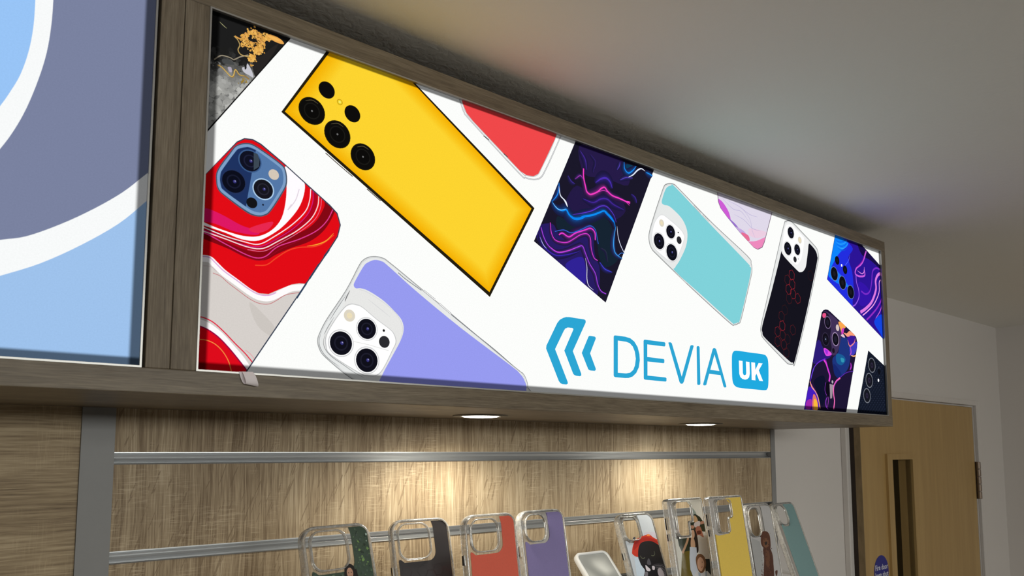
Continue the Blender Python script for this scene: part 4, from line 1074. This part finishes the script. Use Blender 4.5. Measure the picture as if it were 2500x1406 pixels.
def phone_case_3d(label, P, w, h, r, hole, insert, draw, buttons_left=((0.052, 0.066),), buttons_right=(), group='printed phone cases on the slat wall', depth=0.0105):
    base = P(w/2, h, depth/2)
    t = thing('phone_case', label, 'phone case', (base.x, base.y, base.z-0.004), group)
    out = dedupe(rrect(0.0016, w-0.0016, 0.0016, h-0.0016, r))
    bm = bmesh.new()
    sweep(bm, P, out, [(-0.0012, 0.0), (0.0, -0.0004), (0.0012, 0.0004), (0.0018, 0.002), (0.0018, depth-0.002), (0.0010, depth-0.0004), (0.0, depth), (-0.0006, depth-0.0004), (-0.0006, 0.0016)])
    add('bumper', bm, M['clear_rim'], t, smooth=True)
    hole = dedupe(hole)
    bm = bmesh.new()
    sweep(bm, P, hole, [(0.0, -0.0016), (0.0006, -0.0022), (0.0013, -0.0020), (0.0017, -0.0012), (0.0018, 0.0016), (0.0003, 0.0020), (0.0, 0.0014)])
    add('camera_ring', bm, M['clear_rim'], t, smooth=True)
    bm = bmesh.new(); plate_with_hole(bm, P, out, hole, 0.0014)
    add('back_plate', bm, M['clear_sheet'], t)
    ar = Art(lambda u, v, d: P(u, v, 0.0006-d), None, step=0.00001)
    ar.conv = lambda px, py: P.from_px(px, py)
    insert = dedupe(insert)
    def rgbpoly(rgb): ar.poly(insert, rgb)
    ar.base = rgbpoly; ar.insert = insert
    draw(ar)
    # thickness of the printed plate
    n = len(insert)
    f = ar.bm.faces
    v1 = [ar.bm.verts.new(P(p[0], p[1], 0.0006)) for p in insert]; v2 = [ar.bm.verts.new(P(p[0], p[1], 0.0012)) for p in insert]
    for i in range(n):
        fc = f.new((v1[i], v1[(i+1) % n], v2[(i+1) % n], v2[i]))
        for lp in fc.loops: lp[ar.ink] = (*lin(ar.side_rgb), 1)
    add('printed_plate', ar.bm, M['print'], t)
    for side_, bl in ((-1, buttons_left), (1, buttons_right)):
        for v0, v1_ in bl:
            bm = bmesh.new()
            u0 = -0.0012 if side_ < 0 else w-0.0006; u1 = 0.0006 if side_ < 0 else w+0.0012
            for (ua, ub, da, db) in ((u0, u1, 0.0028, 0.0062),):
                vs = [bm.verts.new(P(u, v, d)) for u in (ua, ub) for v in (v0, v1_) for d in (da, db)]
                for ff in [(0, 1, 3, 2), (4, 6, 7, 5), (0, 4, 5, 1), (2, 3, 7, 6), (0, 2, 6, 4), (1, 5, 7, 3)]: bm.faces.new([vs[i] for i in ff])
            bmesh.ops.recalc_face_normals(bm, faces=bm.faces[:])
            bmesh.ops.bevel(bm, geom=bm.edges[:], offset=0.0005, segments=2, affect='EDGES')
            bt = add('button', bm, M['bright_metal'], t)
            bm = bmesh.new()
            vs = [bm.verts.new(P(u, v, d)) for u in (u0-0.0001, u1) for v in (v0+0.0006, v1_-0.0006) for d in (0.0062, 0.0078)]
            for ff in [(0, 1, 3, 2), (4, 6, 7, 5), (0, 4, 5, 1), (2, 3, 7, 6), (0, 2, 6, 4), (1, 5, 7, 3)]: bm.faces.new([vs[i] for i in ff])
            bmesh.ops.recalc_face_normals(bm, faces=bm.faces[:])
            add('button_slot', bm, M['black_plastic'], bt)
    return t
def holder(P, w, h, label, v_rest=0.075, depth=0.0105):
    """clear acrylic holder: back rest behind the case, lip under it, arm to the slat board"""
    bm = bmesh.new()
    c = w/2; hw = 0.024
    def slab(u0, u1, v0, v1, d0, d1):
        vs = [bm.verts.new(P(u, v, d)) for u in (u0, u1) for v in (v0, v1) for d in (d0, d1)]
        for ff in [(0, 1, 3, 2), (4, 6, 7, 5), (0, 4, 5, 1), (2, 3, 7, 6), (0, 2, 6, 4), (1, 5, 7, 3)]: bm.faces.new([vs[i] for i in ff])
    slab(c-hw, c+hw, v_rest, h+0.003, depth+0.0003, depth+0.0030)
    slab(c-hw, c+hw, h+0.0004, h+0.003, -0.004, depth+0.0003)
    slab(c-hw, c+hw, h-0.006, h+0.003, -0.0066, -0.004)
    p = P(c, h-0.02, depth+0.003)
    box(bm, p.x-0.010, p.x+0.010, p.y, YW-0.0008, p.z-0.0015, p.z+0.0015)
    zr = p.z
    box(bm, p.x-0.02, p.x+0.02, YW-0.0032, YW-0.0008-0.0004, zr-0.02, zr+0.02)
    bmesh.ops.recalc_face_normals(bm, faces=bm.faces[:])
    o = add('case_holder', bm, M['acrylic']); tag(o, label, 'holder', 'clear holders under the phone cases')
    return o
def standard_insert(w, h, hu1, hv1, pad=0.0075, padv=0.004, left=0.0062):
    """L-shaped printed plate round the camera cut-out"""
    a = hu1+pad; b = hv1+padv; e = 0.0038; rr = 0.0085
    top = [(a-0.002, e), ]
    corner = [(w-e-rr+rr*math.sin(math.radians(t)), e+rr-rr*math.cos(math.radians(t))) for t in range(0, 91, 15)]
    cornb = [(w-e-rr+rr*math.cos(math.radians(t)), h-e-rr+rr*math.sin(math.radians(t))) for t in range(0, 91, 15)]
    cornl = [(left+rr-rr*math.sin(math.radians(t)), h-e-rr+rr*math.cos(math.radians(t))) for t in range(0, 91, 15)]
    q = 0.011
    inner = [(left, b-0.002), (left+0.001, b-0.004), (left+0.0035, b-0.003), (left+0.007, b)]+[(a-q+q*math.sin(math.radians(t)), b-q+q*math.cos(math.radians(t))) for t in range(0, 91, 15)]
    return top+corner+cornb+cornl+inner+[(a, 0.014), (a-0.0005, 0.009)]
G = 'printed phone cases on the slat wall'
rn = random.Random(11)
# 1 foliage photograph with a person
P1 = Pose(0.286, 0.682, -0.0735, 8.0, 17.0); W1, H1 = 0.079, 0.155
def d1(ar):
    ar.side_rgb = (30, 50, 34); ar.base((72, 90, 76))
    cl = None
    def inside(u, v):
        x = False; pts = ar.insert; j = len(pts)-1
        for i in range(len(pts)):
            if (pts[i][1] > v) != (pts[j][1] > v) and u < (pts[j][0]-pts[i][0])*(v-pts[i][1])/(pts[j][1]-pts[i][1])+pts[i][0]: x = not x
            j = i
        return x
    for i in range(620):
        u, v = rn.uniform(0.004, W1-0.003), rn.uniform(0.003, 0.085)
        r = rn.uniform(0.0006, 0.0019)
        if not all(inside(u+a*r*1.3, v+b*r*1.3) for a, b in ((1, 0), (-1, 0), (0, 1), (0, -1), (.7, .7), (-.7, -.7), (.7, -.7), (-.7, .7))): continue
        c = rn.choice([(52, 66, 56), (78, 98, 82), (90, 112, 90), (104, 130, 98), (72, 90, 80), (60, 76, 66), (84, 104, 92), (78, 92, 86)])
        if u > 0.062 and 0.018 < v < 0.045 and rn.random() < 0.5: c = (132, 168, 98)
        if rn.random() < 0.03: c = (176, 196, 184)
        ar.blob((u, v), r, c, rn, None, 7)
        ar.z += 0.1
    hc = P1.from_px(853, 1386)
    ar.z += 2
    ar.circle((hc[0], hc[1]+0.002), 0.0060, (30, 24, 26)); ar.poly([(hc[0]-0.010, hc[1]+0.03), (hc[0]-0.006, hc[1]+0.002), (hc[0]+0.008, hc[1]+0.002), (hc[0]+0.012, hc[1]+0.03)], (34, 28, 28))
    ar.poly([(hc[0]+0.0036*math.cos(t/10*math.pi), hc[1]+0.0050+0.0052*math.sin(t/10*math.pi)) for t in range(20)], (206, 158, 132))
    ar.poly([(hc[0]-0.016, hc[1]+0.05), (hc[0]-0.010, hc[1]+0.018), (hc[0], hc[1]+0.014), (hc[0]+0.010, hc[1]+0.018), (hc[0]+0.016, hc[1]+0.05)], (226, 224, 222))
    for e in (-1, 1): ar.circle((hc[0]+e*0.0016, hc[1]+0.0046), 0.0005, (40, 28, 24))
    ar.stroke([(hc[0]-0.0012, hc[1]+0.0078), (hc[0], hc[1]+0.0083), (hc[0]+0.0012, hc[1]+0.0078)], 0.0007, (150, 70, 66))
phone_case_3d('clear phone case printed with green leaves and a person, leftmost on the rail', P1, W1, H1, 0.0135, rrect(0.0085, 0.0480, 0.0065, 0.0430, 0.0105), standard_insert(W1, H1, 0.0480, 0.0430), d1, buttons_left=((0.0485, 0.060), (0.066, 0.076)), buttons_right=((0.052, 0.066),))
# 2 black hexagon print
P2 = Pose(0.419, 0.746, -0.0790, -1.5, 14.5)
def d2(ar):
    ar.side_rgb = (22, 20, 22); ar.base((42, 38, 40))
    for k in range(7):
        for j in range(5):
            c = (0.014+k*0.0105, 0.060+j*0.0121+(k % 2)*0.006)
            if c[0] > 0.070: continue
            ar.stroke([(c[0]+0.0068*math.cos(i*math.pi/3), c[1]+0.0068*math.sin(i*math.pi/3)) for i in range(7)], 0.0004, (74, 34, 42) if (k+j) % 3 == 0 else (52, 42, 46), None, False, up=0)
phone_case_3d('clear phone case with black printed back, between the leaf and red cases', P2, 0.078, 0.155, 0.0135, rrect(0.0085, 0.0480, 0.0065, 0.0450, 0.0105), standard_insert(0.078, 0.155, 0.0480, 0.0450), d2, buttons_left=((0.052, 0.063),), buttons_right=((0.04, 0.054),))
# 3 coral red
P3 = Pose(0.483, 0.692, -0.0735, 2.0, 8.5)
def dflat(rgb, side=None):
    def f(ar): ar.side_rgb = side or rgb; ar.base(rgb)
    return f
phone_case_3d('clear phone case with plain coral red back', P3, 0.078, 0.155, 0.0135, rrect(0.0090, 0.0475, 0.0065, 0.0415, 0.0105), standard_insert(0.078, 0.155, 0.0475, 0.0415), dflat((244, 108, 84)), buttons_left=((0.0440, 0.0560),), buttons_right=((0.04, 0.054),))
# 4 violet
P4 = Pose(0.585, 0.718, -0.0755, 1.5, 9.5)
phone_case_3d('clear phone case with plain violet back', P4, 0.078, 0.155, 0.0135, rrect(0.0090, 0.0415, 0.0065, 0.0380, 0.0105), standard_insert(0.078, 0.155, 0.0415, 0.0380), dflat((146, 134, 188)), buttons_left=((0.0430, 0.0560),), buttons_right=((0.04, 0.054),))
# small white-rimmed pad
PC = Pose(0.776, 0.816, -0.1555, -1.0, 42.0); PC.o = PC.o+Vector((0, -0.035, 0))
PC = Pose(0.743, 0.784, -0.1490, -1.0, 43.0)
padt = thing('charging_pad', 'small tilted white-rimmed grey pad between the violet and cat cases', 'pad', tuple(PC(0.032, 0.10, 0.004)))
wC, hC = 0.0635, 0.100
bm = bmesh.new(); oc = dedupe(rrect(0, wC, 0, hC, 0.009))
sweep(bm, PC, oc, [(0.0, -0.0012), (0.0012, 0.0), (0.0012, 0.006), (0.0, 0.007), (-0.0035, 0.007), (-0.0032, -0.0006), (-0.0022, -0.0014)])
add('rim', bm, M['white_rubber'], padt, smooth=True)
bm = bmesh.new()
inn = dedupe(rrect(0.003, wC-0.003, 0.003, hC-0.003, 0.007))
a_ = [bm.verts.new(PC(u, v, 0.0004)) for u, v in inn]; b_ = [bm.verts.new(PC(u, v, 0.0062)) for u, v in inn]
bm.faces.new(a_); bm.faces.new(b_[::-1])
for i in range(len(inn)): bm.faces.new((a_[i], a_[(i+1) % len(inn)], b_[(i+1) % len(inn)], b_[i]))
bmesh.ops.recalc_face_normals(bm, faces=bm.faces[:])
add('face', bm, M['pad_grey'], padt)
# 5 cat with red beret
PCT = Pose(0.806, 0.761, -0.0940, -1.0, 19.5)
KC = (1500, 1230, 7.987)
def dcat(ar):
    ar.side_rgb = (196, 204, 214); ar.base((205, 212, 222))
    ins = hull([(0.006, 0.050), (0.0742, 0.0), (0.0742, 0.151), (0.006, 0.151)])
    def q(pts, rgb, smooth=True):
        p = ar.px(pts, KC); ar.poly(spline(p, 4, True) if smooth else p, rgb, ins)
    q([(600, 560), (700, 545), (860, 570), (900, 700), (760, 640), (600, 620)], (206, 200, 216))
    q([(345, 650), (415, 640), (410, 690), (350, 690)], (58, 62, 78), False)
    q([(350, 920), (370, 800), (420, 700), (500, 650), (600, 610), (680, 590), (760, 650), (880, 720), (920, 830), (880, 860), (600, 760), (500, 1000), (440, 1030), (360, 980)], (206, 58, 38))
    q([(400, 760), (500, 680), (620, 640), (780, 690), (860, 760), (700, 740), (560, 730), (460, 830), (380, 900)], (176, 40, 34))
    q([(640, 600), (680, 590), (700, 620), (640, 620)], (250, 150, 80))
    q([(500, 790), (560, 740), (700, 720), (840, 780), (920, 880), (980, 1080), (1080, 1440), (1100, 1700), (560, 1700), (600, 1320), (560, 1240), (500, 1160), (470, 1040), (470, 900)], (28, 28, 34))
    q([(390, 1040), (470, 1050), (520, 1180), (600, 1290), (560, 1500), (500, 1560), (440, 1380)], (206, 222, 240), False)
    q([(610, 1190), (660, 1230), (710, 1280), (690, 1310), (630, 1290)], (222, 214, 224)); q([(740, 1210), (790, 1220), (790, 1280), (750, 1280)], (214, 206, 216))
    q([(660, 1070), (690, 1080), (720, 1180), (640, 1170)], (86, 84, 92))
    for e in (([(510, 1010), (540, 1055), (580, 1060), (600, 1040)]), ([(725, 1000), (760, 1010), (790, 980), (780, 920)])):
        ar.stroke(ar.px(e, KC), 0.0010, (112, 118, 96), ins)
    for i in range(9):
        ar.stroke(ar.px([(760+i*12, 1190+i*16), (860+i*10, 1170+i*22), (960+i*8, 1190+i*34), (1020, 1260+i*40)], KC), 0.0006, (150, 146, 156) if i % 2 else (96, 94, 104), ins, taper=True, up=0)
        ar.z += 0.1
    q([(860, 1260), (920, 1260), (980, 1400), (900, 1440), (850, 1340)], (178, 170, 180)); q([(600, 1330), (660, 1340), (640, 1480), (600, 1440)], (120, 116, 126))
phone_case_3d('clear phone case printed with a black cat wearing a red beret', PCT, 0.078, 0.155, 0.0135, rrect(0.0085, 0.0400, 0.0065, 0.0400, 0.0095), standard_insert(0.078, 0.155, 0.0385, 0.0400), dcat, buttons_left=((0.056, 0.067),), buttons_right=())
# 6 / 7 tall square-cornered cases with a stepped camera opening
def stepped(u0, u1, u2, v0, v1, v2):
    r = 0.006
    pts = rrect(u0, u2, v0, v2, (r, r, 0.003, r), 5)
    left_bottom = pts[18:]
    top = pts[:12]
    def arc(cx, cy, rr, a0, a1, n=4): return [(cx+rr*math.cos(math.radians(a0+(a1-a0)*i/n)), cy+rr*math.sin(math.radians(a0+(a1-a0)*i/n))) for i in range(n+1)]
    return arc(u0+r, v0+r, r, 180, 270)+arc(u2-r, v0+r, r, 270, 360)+arc(u2-0.003, v1-0.003, 0.003, 0, 90)+arc(u1+0.003, v1+0.003, 0.003, 270, 180)+arc(u1-0.004, v2-0.004, 0.004, 0, 90)+arc(u0+r, v2-r, r, 90, 180)
def tall_insert(w, h, u1, u2, v1, v2):
    e = 0.0034; L_ = 0.0065; p = 0.0028
    return [(u2-0.0085, e), (w-e, e), (w-e, h-e), (L_, h-e), (L_, v2+p-0.001), (L_+0.006, v2+p+0.0012), (u1+p-0.003, v2+p), (u1+p, v2+p-0.003), (u1+p, v1+p+0.003), (u1+p+0.003, v1+p), (u2+p-0.002, v1+p-0.0005), (u2+p+0.0005, v1+p-0.003), (u2+p, 0.013), (u2-0.0035, 0.0085)]
PF = Pose(0.860, 0.710, -0.0712, -0.7, 9.2)
KF = (1610, 1200, 6.826)
def dfam(ar):
    ar.side_rgb = (240, 236, 226); ar.base((246, 243, 232))
    ins = hull([(0.0065, 0.012), (0.030, 0.0034), (0.0796, 0.0034), (0.0796, 0.164), (0.0065, 0.164)])
    U1, U2, V1, V2 = SF
    p_ = 0.0028
    parts_ = [[(U2+p_+0.001, 0.0034), (0.0796, 0.0034), (0.0796, 0.164), (U2+p_+0.001, 0.164)], [(U1+p_+0.001, V1+p_), (U2+p_+0.001, V1+p_), (U2+p_+0.001, 0.164), (U1+p_+0.001, 0.164)], [(0.0066, V2+p_+0.001), (U1+p_+0.001, V2+p_+0.001), (U1+p_+0.001, 0.164), (0.0066, 0.164)]]
    parts_.append([(U2-0.008, 0.0034), (U2+p_+0.001, 0.0034), (U2+p_+0.001, 0.013)])
    def q(pts, rgb, smooth=True):
        p = ar.px(pts, KF); p = spline(p, 4, True) if smooth else p
        z = ar.z
        for c in parts_: ar.z = z; ar.poly(p, rgb, c)
    q([(500, 300), (530, 260), (580, 300), (620, 380), (560, 420), (490, 400)], (168, 182, 172))
    q([(500, 460), (520, 400), (600, 370), (680, 420), (720, 480), (770, 560), (780, 660), (640, 700), (560, 900), (520, 1020), (380, 1010), (330, 900), (300, 740), (420, 700), (440, 560)], (34, 48, 30), False)
    q([(380, 1010), (520, 980), (560, 1400), (560, 1600), (360, 1600)], (112, 96, 22), False)
    q([(640, 700), (720, 660), (790, 680), (810, 900), (840, 1120), (760, 1100), (640, 1000)], (224, 218, 210), False)
    q([(760, 1120), (840, 1120), (880, 1500), (780, 1400)], (28, 30, 30), False)
    q([(560, 420), (600, 400), (640, 460), (640, 510), (590, 510)], (222, 178, 130))
    q([(590, 520), (670, 490), (680, 560), (620, 600), (580, 570)], (226, 214, 212)); q([(680, 500), (740, 490), (750, 530), (690, 550)], (196, 140, 116), False)
    q([(610, 600), (680, 580), (720, 680), (740, 760), (660, 720), (610, 740)], (186, 116, 92)); q([(630, 660), (690, 650), (700, 700), (640, 710)], (104, 42, 30))
    q([(500, 590), (540, 560), (590, 580), (560, 620)], (206, 150, 120))
    ar.z += 1
    for c in parts_: ar.stroke(ar.px([(515, 600), (490, 700), (475, 800), (440, 900), (390, 1020)], KF), 0.0042, (206, 160, 124), c, up=0)
    q([(510, 700), (540, 640), (600, 640), (640, 780), (655, 980), (620, 1020), (590, 900), (520, 860), (500, 980)], (40, 26, 26))
    q([(520, 690), (545, 640), (580, 650), (590, 740), (560, 800), (525, 770)], (222, 176, 142))
    for e in ((535, 705), (570, 700)): ar.circle(ar.px([e], KF)[0], 0.0006, (40, 28, 24), parts_[0] if e[0] > 480 else None)
    q([(530, 790), (580, 790), (600, 920), (530, 930)], (216, 172, 138))
    q([(510, 920), (620, 930), (640, 1200), (660, 1500), (600, 1500), (520, 1300), (505, 1100)], (214, 220, 232), False)
    q([(610, 1120), (640, 1050), (700, 1040), (760, 1100), (780, 1220), (740, 1340), (680, 1350), (630, 1260)], (132, 88, 58))
    q([(640, 1140), (680, 1090), (730, 1130), (750, 1220), (710, 1320), (660, 1300), (635, 1220)], (222, 172, 142))
    for e in ((665, 1180), (715, 1175)): ar.circle(ar.px([e], KF)[0], 0.0008, (50, 34, 28), parts_[0])
    ar.stroke(ar.px([(665, 1250), (690, 1268), (718, 1250)], KF), 0.0010, (170, 84, 78), parts_[0])
    q([(580, 1406), (620, 1330), (700, 1360), (800, 1320), (870, 1400), (900, 1560), (560, 1560)], (226, 226, 230), False)
    q([(650, 1340), (690, 1360), (690, 1500), (660, 1500)], (176, 190, 206), False); q([(770, 1330), (790, 1330), (800, 1500), (770, 1500)], (170, 184, 202), False)
SF = (0.0425, 0.0525, 0.0340, 0.0550)
hs = lambda s: stepped(0.0165, s[0], s[1], 0.0060, s[2], s[3])
phone_case_3d('square-cornered clear case printed with a family photograph', PF, 0.083, 0.168, 0.0040, hs(SF), tall_insert(0.083, 0.168, *SF), dfam, buttons_left=((0.0270, 0.0450), (0.0505, 0.0610)), buttons_right=())
PY = Pose(0.911, 0.674, -0.0680, -0.6, 8.6)
SY = (0.0405, 0.0510, 0.0315, 0.0535)
phone_case_3d('square-cornered clear case with plain yellow back', PY, 0.084, 0.168, 0.0040, hs(SY), tall_insert(0.084, 0.168, *SY), dflat((252, 216, 96)), buttons_left=((0.0250, 0.0430), (0.0475, 0.0580)), buttons_right=())
# 8 dog on grey
PD = Pose(1.058, 0.713, -0.0890, -0.6, 9.0)
KG = (1800, 1210, 7.173)
def ddog(ar):
    ar.side_rgb = (150, 150, 150); ar.base((196, 194, 194))
    ins = hull([(0.006, 0.052), (0.046, 0.0), (0.0742, 0.0), (0.0742, 0.151), (0.006, 0.151)])
    def q(pts, rgb, smooth=True):
        p = ar.px(pts, KG); ar.poly(spline(p, 4, True) if smooth else p, rgb, ins)
    q([(260, 740), (400, 800), (440, 1000), (470, 1400), (300, 1600), (260, 1200)], (176, 176, 176), False)
    q([(420, 700), (440, 640), (500, 620), (550, 650), (580, 730), (590, 900), (560, 940), (470, 920), (420, 830)], (92, 48, 28))
    q([(460, 920), (560, 900), (620, 1020), (640, 1200), (640, 1480), (480, 1560), (470, 1300), (475, 1100)], (84, 42, 26))
    q([(500, 960), (560, 980), (580, 1150), (560, 1250), (510, 1200)], (112, 68, 44))
    q([(455, 780), (500, 740), (550, 780), (550, 880), (500, 910), (460, 860)], (130, 86, 58))
    q([(485, 810), (525, 805), (525, 850), (490, 860)], (26, 16, 14)); 
    for e in ((475, 770), (530, 765)): ar.circle(ar.px([e], KG)[0], 0.0010, (24, 14, 12), ins)
    q([(670, 1320), (710, 1310), (700, 1400), (680, 1390)], (90, 48, 32))
    for i in range(160):
        c = (rn.uniform(430, 620), rn.uniform(640, 1400))
        if c[1] < 900 and c[0] > 580: continue
        ar.blob(ar.px([c], KG)[0], rn.uniform(0.0006, 0.0014), rn.choice([(74, 36, 22), (104, 58, 36), (60, 30, 20), (118, 72, 46)]), rn, ins, 7); ar.z += 0.2
phone_case_3d('clear phone case printed with a curly brown dog on grey', PD, 0.079, 0.155, 0.0135, rrect(0.0090, 0.0380, 0.0065, 0.0520, 0.0120), standard_insert(0.079, 0.155, 0.0420, 0.0500), ddog, buttons_left=((0.030, 0.040), (0.056, 0.07)), buttons_right=())
# 9 teal
PT = Pose(1.253, 0.785, -0.0985, -0.2, 20.0)
phone_case_3d('clear phone case with plain teal back, rightmost on the rail', PT, 0.078, 0.155, 0.0120, rrect(0.0090, 0.0400, 0.0065, 0.0420, 0.0120), standard_insert(0.078, 0.155, 0.0360, 0.0420, left=0.014), dflat((122, 156, 158)), buttons_left=((0.0100, 0.0190),), buttons_right=())
names = ['under the leaf-printed phone case', 'under the black phone case', 'under the coral red phone case', 'under the violet phone case', 'under the cat phone case', 'under the family photograph phone case', 'under the yellow phone case', 'under the dog phone case', 'under the teal phone case']
for Pp, w_, h_, nm in ((P1, W1, H1, names[0]), (P2, .078, .155, names[1]), (P3, .078, .155, names[2]), (P4, .078, .155, names[3]), (PCT, .078, .155, names[4]), (PF, .083, .168, names[5]), (PY, .084, .168, names[6]), (PD, .079, .155, names[7]), (PT, .078, .155, names[8])):
    holder(Pp, w_, h_, 'clear acrylic holder '+nm)
hp = holder(PC, wC, hC, 'clear acrylic holder under the small white-rimmed pad', v_rest=0.03, depth=0.0070)
